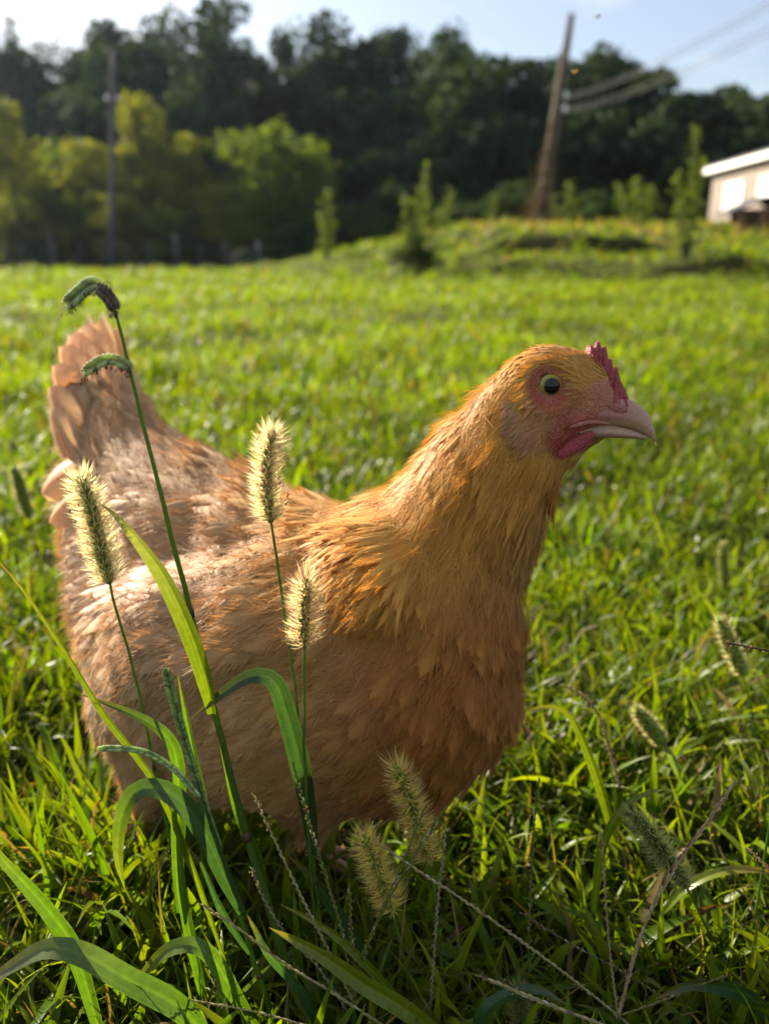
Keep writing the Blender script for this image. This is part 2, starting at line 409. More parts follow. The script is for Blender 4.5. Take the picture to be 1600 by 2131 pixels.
# ------------------------------------------------------------------ trees
def crown_mesh(name, lobes, n, leaf, col, var=.35, shell=.55, hl=0.12, seed=1):
    """leaf faces spread through a union of lobes; lobes: (x,y,z,rx,ry,rz) in metres"""
    r = np.random.default_rng(seed); lobes = np.array(lobes, float)
    vol = lobes[:, 3]*lobes[:, 4]*lobes[:, 5]; k = r.choice(len(lobes), n, p=vol**.75/np.sum(vol**.75))
    d = nrm(r.normal(size=(n, 3))); rad = shell+(1-shell)*r.random(n)**.6; o_ = r.random(n) < .22; rad[o_] *= r.uniform(1.0, 1.38, o_.sum())
    # sub-clumps: pull leaves toward twig tips so that gaps open between them
    nt = max(30, n//26); tw = nrm(r.normal(size=(nt, 3))); near = np.argmax(d[:, None, :3]@tw.T[None, :, :] if False else d@tw.T, axis=1)
    d = nrm(d*.55+tw[near]*.6)
    p = lobes[k, :3]+d*lobes[k, 3:6]*rad[:, None]
    nn = nrm(d*.7+r.normal(size=(n, 3))*.9); a = nrm(np.cross(nn, r.normal(size=(n, 3)))); b = np.cross(nn, a)
    s = (leaf*r.uniform(.55, 1.35, n))[:, None]
    v = np.stack([p-a*s, p-b*s*.55, p+a*s, p+b*s*.55], 1).reshape(-1, 3); q = np.arange(n*4).reshape(-1, 4)
    c = np.array(col)[None]*r.uniform(1-var, 1+var, (n, 1)); yel = r.random(n) < hl
    c[yel] = c[yel]*np.array([1.7, 1.4, .9])
    return np_mesh(name, v, q, None, np.repeat(c, 4, 0), False)
def trunk_mesh(name, h, r0, limbs, seed=1):
    r = random.Random(seed); m = MB()
    pts = spline([(0, 0, -.3), (r.uniform(-.1, .1)*h*.2, 0, h*.3), (r.uniform(-.1, .1)*h*.3, r.uniform(-.05, .05)*h, h*.62), (r.uniform(-.08, .08)*h, 0, h*.9)], 12)
    m.tube(pts, np.linspace(r0, r0*.18, 12), 8, c=(.09, .07, .05))
    for k in range(limbs):
        i = r.randint(3, 9); a = r.uniform(0, 6.28); L = h*r.uniform(.18, .34); s = pts[i]
        e = s+np.array([math.cos(a)*L, math.sin(a)*L, L*r.uniform(.3, .9)])
        m.tube(spline([s, (s+e)/2+np.array([0, 0, -.05*L]), e], 6), np.linspace(r0*.42*(1-i/14), r0*.06, 6), 5, c=(.09, .07, .05))
    return m.mesh(name)
def lobes_round(h, w, seed, n=9, low=.28):
    r = random.Random(seed); L = []
    for k in range(n):
        a = r.uniform(0, 6.28); f = (k+.5)/n; z = h*(low+(1-low)*f*.92); rr = w*.5*math.sin(math.pi*(.16+.74*f))*r.uniform(.35, 1.0)
        L.append((math.cos(a)*rr, math.sin(a)*rr, z*r.uniform(.9, 1.06), w*r.uniform(.13, .27), w*r.uniform(.13, .27), h*r.uniform(.06, .15)))
    L.append((0, 0, h*.55, w*.27, w*.27, h*.26)); L.append((w*r.uniform(-.12, .12), 0, h*.88, w*.13, w*.13, h*.12))
    return L
def lobes_conifer(h, w, seed):
    r = random.Random(seed); L = []
    for k in range(13):
        f = k/12; rr = w*.5*(1-f)**.85+.12; a = r.uniform(0, 6.28)
        L.append((math.cos(a)*rr*.25, math.sin(a)*rr*.25, h*(.12+.86*f), rr, rr, h*.06))
    return L
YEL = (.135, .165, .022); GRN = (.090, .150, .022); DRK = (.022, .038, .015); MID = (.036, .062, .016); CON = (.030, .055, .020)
PROTO = {}
def proto(key, kind, col, n, leaf, mat, seed, h=10., w=7.5, shell=.5, low=.25, hl=.12):
    lo = lobes_conifer(h, w, seed) if kind == 'con' else lobes_round(h, w, seed, 16, low)
    cm = crown_mesh('crown', lo, n, leaf, col, seed=seed, shell=shell, hl=hl); cm.materials.append(M[mat])
    tm = trunk_mesh('trunk', h*.92, h*.022, 7 if kind != 'con' else 2, seed); tm.materials.append(M['bark'])
    PROTO[key] = (cm, tm, h, w)
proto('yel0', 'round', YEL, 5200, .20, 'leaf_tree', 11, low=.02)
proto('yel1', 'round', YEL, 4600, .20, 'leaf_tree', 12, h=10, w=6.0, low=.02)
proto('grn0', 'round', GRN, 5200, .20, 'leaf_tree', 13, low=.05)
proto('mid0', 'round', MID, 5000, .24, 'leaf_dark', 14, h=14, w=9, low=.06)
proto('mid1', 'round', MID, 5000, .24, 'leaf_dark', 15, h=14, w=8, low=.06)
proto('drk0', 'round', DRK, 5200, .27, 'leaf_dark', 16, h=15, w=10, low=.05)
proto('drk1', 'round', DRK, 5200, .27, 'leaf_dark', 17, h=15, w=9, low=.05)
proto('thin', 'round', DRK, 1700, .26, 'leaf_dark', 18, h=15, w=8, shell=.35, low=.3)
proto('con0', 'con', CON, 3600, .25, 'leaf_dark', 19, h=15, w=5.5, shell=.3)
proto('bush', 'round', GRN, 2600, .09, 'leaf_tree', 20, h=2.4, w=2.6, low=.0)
proto('dbush', 'round', MID, 2600, .10, 'leaf_dark', 21, h=2.4, w=2.8, low=.0)
def tree(px, ptop, Y, wpx, key, name, label, group, cat='tree', rz=None, sink=0.0):
    cm, tm, h0, w0 = PROTO[key]
    top = P(px, ptop, Y); gzv = float(gz(top.x, Y))-sink; hh = top.z-gzv; zc = Y*CT
    ww = wpx/F*zc
    t = thing(name, label, cat, (top.x, Y, gzv), group)
    t.rotation_euler.z = rz if rz is not None else (px*1.37 % 6.28)
    t.scale = (ww/w0, ww/w0, hh/h0)
    for nm, me in (('trunk', tm), ('crown', cm)):
        o = bpy.data.objects.new(nm, me); C.objects.link(o); o.parent = t
    return t
G1 = 'sunlit trees along the field edge'
tree(15, 205, 46, 230, 'yel0', 'broadleaf_tree', 'yellow-green tree cut by the left edge of the picture, in front of the dark wood', G1)
tree(160, 285, 48, 190, 'yel1', 'broadleaf_tree', 'low yellowish tree just left of the grey utility pole', G1)
tree(275, 195, 49, 175, 'yel0', 'broadleaf_tree', 'tall peaked yellow tree right behind the grey utility pole', G1)
tree(395, 275, 50, 170, 'yel1', 'broadleaf_tree', 'yellowish tree between the peaked tree and the rounded tree', G1)
tree(430, 385, 46.5, 120, 'yel0', 'small_tree', 'small bright yellow-green tree low in front of its taller neighbours', G1)
tree(575, 248, 48, 250, 'grn0', 'broadleaf_tree', 'rounded bright green tree at the right end of the sunlit row', G1)
tree(650, 300, 48.5, 130, 'grn0', 'broadleaf_tree', 'green tree joined to the right flank of the rounded bright tree', G1, rz=2.2)
tree(90, 370, 46.5, 150, 'grn0', 'small_tree', 'green understorey tree low at the left behind the wire fence', G1, rz=1.0)
tree(250, 400, 45.5, 150, 'yel1', 'small_tree', 'dull yellow understorey tree at the foot of the grey pole', G1, rz=4.0)
tree(330, 420, 46, 120, 'grn0', 'small_tree', 'green understorey tree right of the grey pole foot', G1, rz=5.0)
tree(520, 410, 46, 130, 'grn0', 'small_tree', 'green understorey tree under the rounded bright tree', G1, rz=3.0)
G2 = 'trees of the wooded hill'
sky_trees = [(20, 15, 74, 130, 'con0', 'dark spired tree at the top left corner of the picture'),
 (90, 85, 80, 190, 'thin', 'thin-leaved dark tree with sky gaps right of the top left spire'),
 (185, 95, 82, 200, 'thin', 'sparse dark tree on the low dip of the left ridge'),
 (260, 55, 74, 190, 'drk0', 'dark tree rising left of the tallest crown'),
 (350, 5, 72, 210, 'mid0', 'tall broad tree reaching the top edge left of centre'),
 (445, -5, 73, 200, 'drk1', 'tallest dark crown touching the top edge of the picture'),
 (510, 70, 76, 150, 'drk0', 'dark sloping crown right of the tallest tree'),
 (600, 42, 80, 110, 'thin', 'ragged dark tree with open top above the middle of the wood'),
 (660, 35, 80, 120, 'thin', 'ragged dark round-topped tree left of the small conifer'),
 (710, 85, 78, 150, 'mid1', 'dark crown below the small conifer in the middle'),
 (775, 60, 90, 75, 'con0', 'small pointed conifer on the middle of the skyline'),
 (868, 62, 82, 110, 'thin', 'thin upright tree left of the knobbly crown'),
 (930, 45, 82, 120, 'thin', 'knobbly dark crown sticking up right of centre'),
 (985, 95, 66, 170, 'mid0', 'green-edged tree left of the leaning pole'),
 (940, 190, 60, 150, 'grn0', 'sunlit green tree on the left flank of the right-hand wood'),
 (1090, 125, 70, 170, 'drk1', 'dark rounded crown behind the leaning pole on its left'),
 (1150, 120, 72, 160, 'drk0', 'dark rounded crown behind the upper part of the leaning pole'),
 (1250, 100, 70, 200, 'mid1', 'broad crown right of the leaning pole, highest on the right'),
 (1310, 140, 62, 110, 'grn0', 'green tree where the wires cross the wood'),
 (1395, 185, 78, 180, 'drk1', 'low dark tree right of the wires'),
 (1470, 205, 74, 160, 'drk0', 'low dark tree above the house roof'),
 (1530, 172, 68, 110, 'mid0', 'greenish tree above the house near the right edge'),
 (1610, 225, 72, 170, 'drk1', 'dark tree at the right edge above the house roof')]
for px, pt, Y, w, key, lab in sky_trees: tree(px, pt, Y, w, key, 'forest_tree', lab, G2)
# the mass of the wood below its skyline
fm_ = MB()
ft_ = MB(); fr = np.random.default_rng(5)
for k, (px, pt, Y, w, key, lab) in enumerate(sky_trees):
    for j in range(3):
        X = P(px+fr.uniform(-60, 60), 300, Y).x; yy = Y-6-j*5.5+fr.uniform(-2, 2); yy = max(yy, 53.5)
        zt = P(px, pt, Y).z; z0 = float(gz(X, yy)); top = min(zt-1.0, z0+(zt-z0)*(.88-.17*j)); hh = max(top-z0, 4)
        lo = np.array(lobes_round(hh, fr.uniform(6.5, 9), 100+k*3+j, 8, .04)); lo[:, 0] += X; lo[:, 1] += yy; lo[:, 2] += z0
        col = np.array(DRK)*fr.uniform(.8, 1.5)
        me = crown_mesh('m', lo, 1700, .33, col, seed=200+k*3+j, shell=.45, hl=.06)
        co = np.empty(len(me.vertices)*3, np.float32); me.vertices.foreach_get('co', co); co = co.reshape(-1, 3)
        ca = np.empty(len(co)*4, np.float32); me.attributes['Col'].data.foreach_get('color', ca); ca = ca.reshape(-1, 4)[:, :3]
        fm_.add(co, np.arange(len(co)).reshape(-1, 4), c=ca); bpy.data.meshes.remove(me)
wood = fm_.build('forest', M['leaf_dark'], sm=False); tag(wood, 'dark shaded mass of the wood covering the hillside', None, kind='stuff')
# bushes at the foot of the right-hand wood
G4 = 'understorey trees along the field edge'
for px, pt, Y, w, key, lab in [(45, 430, 45, 130, 'mid0', 'dark understorey tree at the left edge behind the fence'), (190, 440, 45.5, 120, 'mid1', 'dark understorey tree left of the grey pole foot'),
   (400, 440, 45.5, 120, 'mid1', 'dark understorey tree under the yellowish trees near the fence end'), (480, 330, 51, 130, 'mid0', 'dark green tree filling the gap left of the rounded bright tree'), (600, 450, 46.5, 140, 'mid0', 'dark understorey tree right below the rounded bright tree'),
   (720, 420, 50, 170, 'mid1', 'dark tree base right of the sunlit row'), (830, 380, 52, 190, 'mid0', 'dark low tree behind the many-shooted sapling'), (100, 290, 52, 170, 'grn0', 'green tree behind the left fence between the yellow crowns')]:
    tree(px, pt, Y, w, key, 'understorey_tree', lab, G4)
G3 = 'bushes at the foot of the wood'
for px, pt, Y, w, key, lab in [(1250, 400, 41, 120, 'dbush', 'dark bush between the leaning pole and the pale bushes'),
   (1360, 400, 42, 90, 'dbush', 'dark bush behind the narrow two-spired tree'),
   (960, 420, 42, 170, 'dbush', 'dark bush left of the leaning pole foot'), (1060, 380, 44, 150, 'dbush', 'large dark bush directly left behind the leaning pole'),
   (760, 430, 46, 170, 'dbush', 'dark bush behind the sapling group in the middle'), (1460, 420, 45, 110, 'dbush', 'dark bush at the left end of the house')]:
    tree(px, pt, Y, w, key, 'bush', lab, G3, 'bush')

# ------------------------------------------------------------------ saplings with upright shoots
def sapling(px, pbase_Y, shoots, label, group=None, bushw=0, leaf=.05):
    """shoots: list of (tip px, tip py, spread px); leaves set along straight wands"""
    X = P(px, 500, pbase_Y).x; z0 = float(gz(X, pbase_Y)); t = thing('sapling', label, 'sapling', (X, pbase_Y, z0), group)
    st = MB(); r = np.random.default_rng(int(px)); V, Cc = [], []
    for tx, ty, sp in shoots:
        tip = np.array(P(tx, ty, pbase_Y)); b = np.array([X+(tip[0]-X)*.15, pbase_Y, z0-.05]); pts = spline([b, b*.5+tip*.5+np.array([(tip[0]-X)*.15, 0, 0]), tip], 10)
        st.tube(pts, np.linspace(.035, .008, 10), 6, c=(.10, .08, .05))
        n = int(120*np.linalg.norm(tip-b)/2); f = r.random(n)**.8*.93+.07
        c = np.stack([np.interp(f, np.linspace(0, 1, 10), pts[:, a]) for a in range(3)], 1)
        sw = sp*.62/F*pbase_Y*(.55+.45*(1-f))*r.choice([.6, 1.0, 1.5], n); c = c+r.normal(size=(n, 3))*sw[:, None]*np.array([.5, .5, .35])
        a = nrm(r.normal(size=(n, 3))); b2 = nrm(np.cross(a, r.normal(size=(n, 3)))); s = (leaf*r.uniform(.7, 1.5, n))[:, None]
        V.append(np.stack([c-a*s, c-b2*s*.5, c+a*s, c+b2*s*.5], 1).reshape(-1, 3)); Cc.append(np.repeat(np.array([[.10, .15, .02]])*r.uniform(.6, 1.4, (n, 1)), 4, 0))
    st.build('trunk', M['bark'], t)
    v = np.concatenate(V); cm = MB(); cm.add(v, np.arange(len(v)).reshape(-1, 4), c=np.concatenate(Cc)); cm.build('crown', M['leaf_tree'], t, sm=False)
    return t
sapling(868, 21.5, [(886, 340, 26), (842, 400, 22), (938, 395, 22), (915, 430, 24), (868, 420, 26), (850, 470, 34), (890, 480, 34)], 'leafy sapling with several upright shoots on the bank edge left of centre', leaf=.055)
sapling(678, 30, [(682, 395, 24), (668, 440, 22), (690, 450, 24)], 'narrow sapling standing alone on the slope in the middle distance', leaf=.07)
sapling(1025, 33, [(1027, 405, 14), (1015, 440, 16)], 'small slim sapling left of the leaning pole foot', leaf=.06)
sapling(1432, 18, [(1450, 262, 24), (1410, 360, 24), (1462, 330, 24), (1440, 380, 34), (1425, 400, 24)], 'tall narrow two-spired young tree left of the house', leaf=.05)
sapling(1172, 38, [(1150, 400, 30), (1185, 385, 30), (1200, 420, 26), (1165, 430, 30)], 'ragged green shrub just right of the leaning pole foot', leaf=.09)
sapling(1318, 38, [(1290, 385, 26), (1325, 370, 28), (1350, 390, 26), (1310, 420, 30), (1340, 430, 30)], 'pale green upright shrub left of the narrow two-spired tree', leaf=.09)
# dense low bush under the sapling, and tufts on the bank
tree(862, 488, 21, 95, 'dbush', 'bush', 'dark rounded bush under the many-shooted sapling on the bank edge', 'low bushes on the bank', 'bush', sink=.1)
tree(1432, 552, 17.6, 120, 'dbush', 'bush', 'dark low tuft around the foot of the two-spired young tree', 'low bushes on the bank', 'bush', sink=.15)
tree(1532, 560, 17.2, 70, 'dbush', 'bush', 'small dark tuft below the house near the right edge', 'low bushes on the bank', 'bush', sink=.15)
tree(1185, 522, 23, 120, 'dbush', 'bush', 'flat dark bush in the hollow of the bank below the leaning pole', 'low bushes on the bank', 'bush', sink=.2)
tree(1070, 520, 23.5, 130, 'dbush', 'bush', 'flat dark bush at the left end of the bank hollow', 'low bushes on the bank', 'bush', sink=.2)

# ------------------------------------------------------------------ utility poles and wires
def pole(base, top, r0, r1, mat, label):
    b, t_ = np.array(base), np.array(top); t = thing('utility_pole', label, 'utility pole', tuple(b), 'utility poles')
    m = MB(); m.tube(spline([b-np.array([0, 0, .5]), (b+t_)/2, t_], 10), np.linspace(r0, r1, 10), 14, c=(.2, .15, .11)); m.build('shaft', mat, t)
    return t
YL = 43.0; bl = P(232, 555, YL); tl = P(238, 105, YL); pl = pole((bl.x, YL, float(gz(bl.x, YL))), tuple(tl), .19, .12, M['pole_grey'], 'grey upright utility pole with two insulators in front of yellow trees at left')
def insul(c, par, s=1.0):
    m = MB(); c = np.array(c); m.tube([c, c+np.array([0, 0, .05*s]), c+np.array([0, 0, .06*s]), c+np.array([0, 0, .16*s]), c+np.array([0, 0, .20*s]), c+np.array([0, 0, .24*s])], np.array([.03, .03, .09, .075, .05, .03])*s, 10, c=(.8, .8, .8)); m.build('insulator', M['porcelain'], par)
m = MB(); ca = P(238, 214, YL); m.box((ca.x-.45, YL-.24, ca.z-.05), (ca.x+.45, YL-.16, ca.z+.05)); m.build('crossarm', M['pole_wood'], pl)
insul((ca.x-.26, YL-.2, ca.z+.05), pl, 1.0); insul((ca.x+.26, YL-.2, ca.z+.05), pl, 1.0)
YR = 34.0; br = P(1122, 470, YR); tr_ = P(1189, 28, YR-1.5)
pr_ = pole((br.x, YR, float(gz(br.x, YR))), tuple(tr_), .30, .12, M['pole_wood'], 'tall brown utility pole leaning right on the grassy bank')
# vine and dead growth thickening the foot of the pole
vm = MB(); r = np.random.default_rng(3); bb = np.array([br.x, YR, float(gz(br.x, YR))]); dd = np.array(tr_)-bb
n = 2600; f = r.random(n)**1.6*.52; c = bb+dd*f[:, None]+r.normal(size=(n, 3))*(.34*(1-f/.6))[:, None]*np.array([1, 1, .5])+np.array([-.05, -.1, 0]); a_ = nrm(r.normal(size=(n, 3))); b_ = nrm(np.cross(a_, r.normal(size=(n, 3)))); s = r.uniform(.03, .09, n)[:, None]
vm.add(np.stack([c-a_*s, c-b_*s*.5, c+a_*s, c+b_*s*.5], 1).reshape(-1, 3), np.arange(n*4).reshape(-1, 4), c=np.repeat(np.array([[.10, .07, .045]])*r.uniform(.5, 1.3, (n, 1)), 4, 0))
vm.build('dead_vine', M['leaf_dark'], pr_, sm=False)
WP = P(1166, 232, YR-.9); insul((WP.x+.12, WP.y-.1, WP.z-.1), pr_, 1.3); insul((WP.x+.12, WP.y-.1, WP.z+.35), pr_, 1.3)
def wire(a, b, sag, label):
    a, b = np.array(a), np.array(b); m = MB(); f = np.linspace(0, 1, 40)[:, None]
    p = a+(b-a)*f; p[:, 2] -= (4*sag*f*(1-f))[:, 0]
    m.tube(p, .008, 6, c=(.3, .3, .3)); o = m.build('overhead_wire', M['wire'], None); tag(o, label, 'wire', 'overhead wires'); return o
for dz, (ex, ey), lab in [(-.02, (1640, 8), 'lower of the paired wires running from the leaning pole to the right'), (.10, (1640, -8), 'second lowest wire running from the leaning pole to the right'),
                      (.42, (1640, -52), 'second highest wire running from the leaning pole to the right'), (.52, (1640, -66), 'highest wire running from the leaning pole to the upper right')]:
    e = P(ex, ey, 12.0); a_ = np.array([WP.x+.12, WP.y-.1, WP.z+dz]); e = a_+(np.array(e)-a_)*1.35; wire(a_, e, .35, lab)

# ------------------------------------------------------------------ wire fence at the left end of the field
fence = thing('wire_fence', 'wire fence with slim pale posts at the far left end of the field', 'fence', (-18, 41.5, 0))
FY = 41.0; fx = [P(x_, 540, FY).x for x_ in (-160, -100, -45, 12, 52, 112, 165, 215, 262, 312, 368, 420, 470)]
for i, x_ in enumerate(fx):
    m = MB(); big = i in (5, 10); g = float(gz(x_, FY)); rr = .06 if big else .03
    m.tube([(x_, FY, g-.2), (x_, FY, g+.7), (x_, FY, g+(1.55 if big else 1.25))], rr, 8, c=(.4, .4, .38)); m.build('post', M['metal'], fence)
for h_ in (.2, .45, .7, .95, 1.18):
    m = MB(); m.tube([(x_, FY-.04, float(gz(x_, FY))+h_) for x_ in fx], .006, 5); m.build('strand', M['wire'], fence)
gate = thing('gate', 'pale slanted metal gate at the right end of the wire fence', 'gate', tuple(P(510, 552, 39)))
ga, gb = P(478, 548, 39.6), P(540, 548, 38.4); g0 = float(gz(gb.x, 38.4))
m = MB(); m.tube([(gb.x, gb.y, g0-.2), (gb.x, gb.y, g0+1.15)], .05, 8); m.build('post', M['metal'], gate)
for k, f in enumerate((.15, .42, .7, .95)):
    m = MB(); m.tube([(ga.x, ga.y, g0+.05+f*.45), (gb.x, gb.y, g0+.1+f*.95)], .02, 6); m.build('rail', M['metal'], gate)
m = MB(); m.tube([(ga.x, ga.y, g0-.1), (ga.x, ga.y, g0+.5)], .03, 6); m.build('end_bar', M['metal'], gate)

# ------------------------------------------------------------------ house on the bank
hx0 = P(1478, 420, 41).x; hy1, hy0 = 41.0, 27.0; hz = float(gz(hx0, 38))-.05; eave = P(1474, 362, 41).z
house = thing('house', 'cream sided house with white eaves at the right edge above the bank', 'house', (hx0, hy1, hz))
m = MB(); m.box((hx0+.03, hy0, hz), (hx0+7.5, hy1, eave)); m.build('wall', M['siding'], house)
nb_ = 13
for k in range(nb_):   # lapped boards
    z0 = hz+(eave-hz)*k/nb_; z1 = hz+(eave-hz)*(k+1)/nb_
    b = MB(); x_ = hx0
    b.add([(x_-.022, hy0, z0), (x_-.022, hy1+.02, z0), (x_-.002, hy1+.02, z1-.004), (x_-.002, hy0, z1-.004), (x_+.025, hy0, z0), (x_+.025, hy1+.02, z0), (x_+.025, hy1+.02, z1-.004), (x_+.025, hy0, z1-.004)],
          q=[(0, 1, 2, 3), (4, 7, 6, 5), (0, 4, 5, 1), (2, 6, 7, 3), (1, 5, 6, 2), (0, 3, 7, 4)]); b.build('board', M['siding'], house, sm=False)
m = MB(); m.box((hx0-.42, hy0-.4, eave), (hx0-.36, hy1+.45, eave+.25)); m.box((hx0-.36, hy0-.4, eave), (hx0+.02, hy1+.45, eave+.03)); m.box((hx0-.36, hy1+.39, eave+.03), (hx0+7.8, hy1+.45, eave+.25)); m.build('fascia', M['white_paint'], house, sm=False)
m = MB(); xr = hx0+3.75; zr = eave+1.25
m.add([(hx0-.46, hy0-.5, eave+.255), (hx0-.46, hy1+.5, eave+.255), (xr, hy1+.5, zr), (xr, hy0-.5, zr), (hx0+8, hy0-.5, eave+.255), (hx0+8, hy1+.5, eave+.255),
       (hx0-.46, hy0-.5, eave+.33), (hx0-.46, hy1+.5, eave+.33), (xr, hy1+.5, zr+.08), (xr, hy0-.5, zr+.08), (hx0+8, hy0-.5, eave+.33), (hx0+8, hy1+.5, eave+.33)],
      q=[(0, 3, 2, 1), (3, 4, 5, 2), (6, 7, 8, 9), (9, 8, 11, 10), (0, 1, 7, 6), (1, 2, 8, 7), (2, 5, 11, 8), (5, 4, 10, 11), (4, 3, 9, 10), (3, 0, 6, 9)]); m.build('roof', M['shingle'], house, sm=False)
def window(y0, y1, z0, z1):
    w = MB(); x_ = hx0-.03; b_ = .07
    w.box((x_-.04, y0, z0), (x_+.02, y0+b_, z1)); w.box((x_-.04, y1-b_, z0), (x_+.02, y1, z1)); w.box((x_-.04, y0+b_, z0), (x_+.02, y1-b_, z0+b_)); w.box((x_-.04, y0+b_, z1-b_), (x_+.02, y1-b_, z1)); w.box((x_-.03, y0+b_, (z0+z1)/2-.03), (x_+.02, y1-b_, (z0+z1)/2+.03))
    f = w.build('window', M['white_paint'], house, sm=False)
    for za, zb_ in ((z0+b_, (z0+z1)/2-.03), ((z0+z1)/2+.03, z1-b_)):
        g = MB(); g.box((x_-.008, y0+b_, za), (x_+.01, y1-b_, zb_)); obj('pane', g.mesh('pane', False, parent_loc(house)), M['pane_glare'], f)
def wy(px):  # distance along the wall at which the wall plane x=hx0 meets pixel column px
    a_, b_ = 20., 60.
    for _ in range(40):
        mid = (a_+b_)/2
        if P(px, 400, mid).x > hx0: b_ = mid
        else: a_ = mid
    return a_
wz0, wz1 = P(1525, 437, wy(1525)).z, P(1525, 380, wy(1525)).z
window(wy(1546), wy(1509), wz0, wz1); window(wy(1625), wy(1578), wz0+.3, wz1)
# small gabled hutch before the house
hutch = thing('hutch', 'small brown hutch with dark peaked roof in front of the house', 'hutch', tuple(P(1575, 470, 30)))
hyc = 30.0; xl, xc_, xr_ = P(1540, 450, hyc).x, P(1568, 450, hyc).x, P(1632, 450, hyc).x; zb0 = float(gz(xl, hyc))-.05; ze = P(1540, 432, hyc).z; zp = P(1575, 413, hyc).z
for x_ in (xl, (xl+xr_)/2, xr_):
    m = MB(); m.box((x_-.09, hyc-.05, zb0), (x_+.09, hyc+.05, ze)); m.build('post', M['brown_wood'], hutch, sm=False)
m = MB(); m.box((xl, hyc+.9, zb0), (xr_, hyc+.96, ze)); m.build('back_wall', M['brown_wood'], hutch, sm=False)
m = MB(); xm = (xl+xr_)/2; e_ = .55
m.add([(xl-e_, hyc-.2, ze-.25), (xm, hyc-.2, zp), (xr_+e_, hyc-.2, ze-.25), (xl-e_, hyc+1.1, ze-.25), (xm, hyc+1.1, zp), (xr_+e_, hyc+1.1, ze-.25), (xl-e_, hyc-.2, ze-.17), (xm, hyc-.2, zp+.08), (xr_+e_, hyc-.2, ze-.17), (xl-e_, hyc+1.1, ze-.17), (xm, hyc+1.1, zp+.08), (xr_+e_, hyc+1.1, ze-.17)],
      q=[(0, 1, 4, 3), (1, 2, 5, 4), (6, 9, 10, 7), (7, 10, 11, 8), (0, 6, 7, 1), (1, 7, 8, 2), (3, 4, 10, 9), (4, 5, 11, 10), (0, 3, 9, 6), (2, 8, 11, 5)]); m.build('roof', M['shingle'], hutch, sm=False)
# flying insects
def insect(px, py, Y, col, label):
    c = np.array(P(px, py, Y)); t = thing('flying_insect', label, 'insect', tuple(c)); s = Y*.0020
    m = MB(); m.ell(c, [(s*.5, 0, 0), (0, s*.5, 0), (s*.6, 0, s*1.0)], 8, 6, col); m.ell(c+np.array([s*.8, 0, s*1.2]), [(s*.35, 0, 0), (0, s*.35, 0), (0, 0, s*.4)], 8, 5, col); m.build('body', M['seed'], t)
    for sg in (-1, 1):
        w = MB(); w.ell(c+np.array([sg*s*1.0, s*.2, s*.6]), [(sg*s*.9, 0, s*.5), (0, s*.06, 0), (-sg*s*.2, 0, s*.35)], 8, 4, (.5, .45, .35)); w.build('wing', M['bristle'], t)
insect(1195, 151, .80, (.55, .22, .03), 'tiny orange insect flying in front of the leaning pole')
insect(1243, 36, .9, (.05, .05, .05), 'tiny dark insect high in the blue sky right of the pole top')

# ------------------------------------------------------------------ hazy air
hm, hn, hl_, ho = mat_new('hazy_air')
pv = hn.new('ShaderNodeVolumePrincipled'); pv.inputs['Density'].default_value = .00012; pv.inputs['Color'].default_value = (.62, .80, 1.0, 1); pv.inputs['Anisotropy'].default_value = .6
hl_.new(pv.outputs['Volume'], ho.inputs['Volume'])
m = MB(); m.box((-980, -600, -1.5), (980, 980, 46)); hz_o = m.build('haze', hm, None, sm=False); hz_o['kind'] = 'stuff'; hz_o['label'] = 'thin bluish haze in the air over the field'

# ------------------------------------------------------------------ the hen
hen = thing('hen', 'buff golden hen standing in the grass in profile with pink comb and raised tail', 'hen', tuple(ground_px(520, 1830)))
HB = Vector((P(830, 1390, .455)-P(400, 1380, .56))); HB.z = 0
body_ax = np.array(HB.normalized()); lat_body = np.array([-body_ax[1], body_ax[0], 0.0])
lat_head = nrm(np.array([0.06, 1.0, 0.0]))

def ball_verts(nu=20, nv=12):
    v = []
    for i in range(1, nv):
        ph = math.pi*i/nv
        for j in range(nu): v.append((math.sin(ph)*math.cos(2*math.pi*j/nu), math.sin(ph)*math.sin(2*math.pi*j/nu), math.cos(ph)))
    n0 = len(v); v += [(0, 0, 1), (0, 0, -1)]
    q = [(i*nu+j, (i+1)*nu+j, (i+1)*nu+(j+1) % nu, i*nu+(j+1) % nu) for i in range(nv-2) for j in range(nu)]
    t = [(n0, j, (j+1) % nu) for j in range(nu)]+[(n0+1, (nv-2)*nu+(j+1) % nu, (nv-2)*nu+j) for j in range(nu)]
    return np.array(v), q, t
BV, BQ, BT = ball_verts()
blob = MB()
def ball(px, py, zc, rp, ls=1.0, lat=lat_body):
    r = rp*zc/F; c = np.array(Pz(px, py, zc)); v = BV*r
    v = v-(1-ls)*(v@lat)[:, None]*lat[None, :]
    blob.add(c+v, BQ, BT)
def chain(*st, n=7, lat0=lat_body, lat1=None):
    st = np.array(st, float); m = (len(st)-1)*n+1
    for k in range(m):
        f = k/(m-1); a = f*(len(st)-1); i = min(int(a), len(st)-2); s = st[i]+(st[i+1]-st[i])*(a-i)
        la = lat0 if lat1 is None else nrm(lat0*(1-f)+lat1*f)
        ball(*s, lat=la)
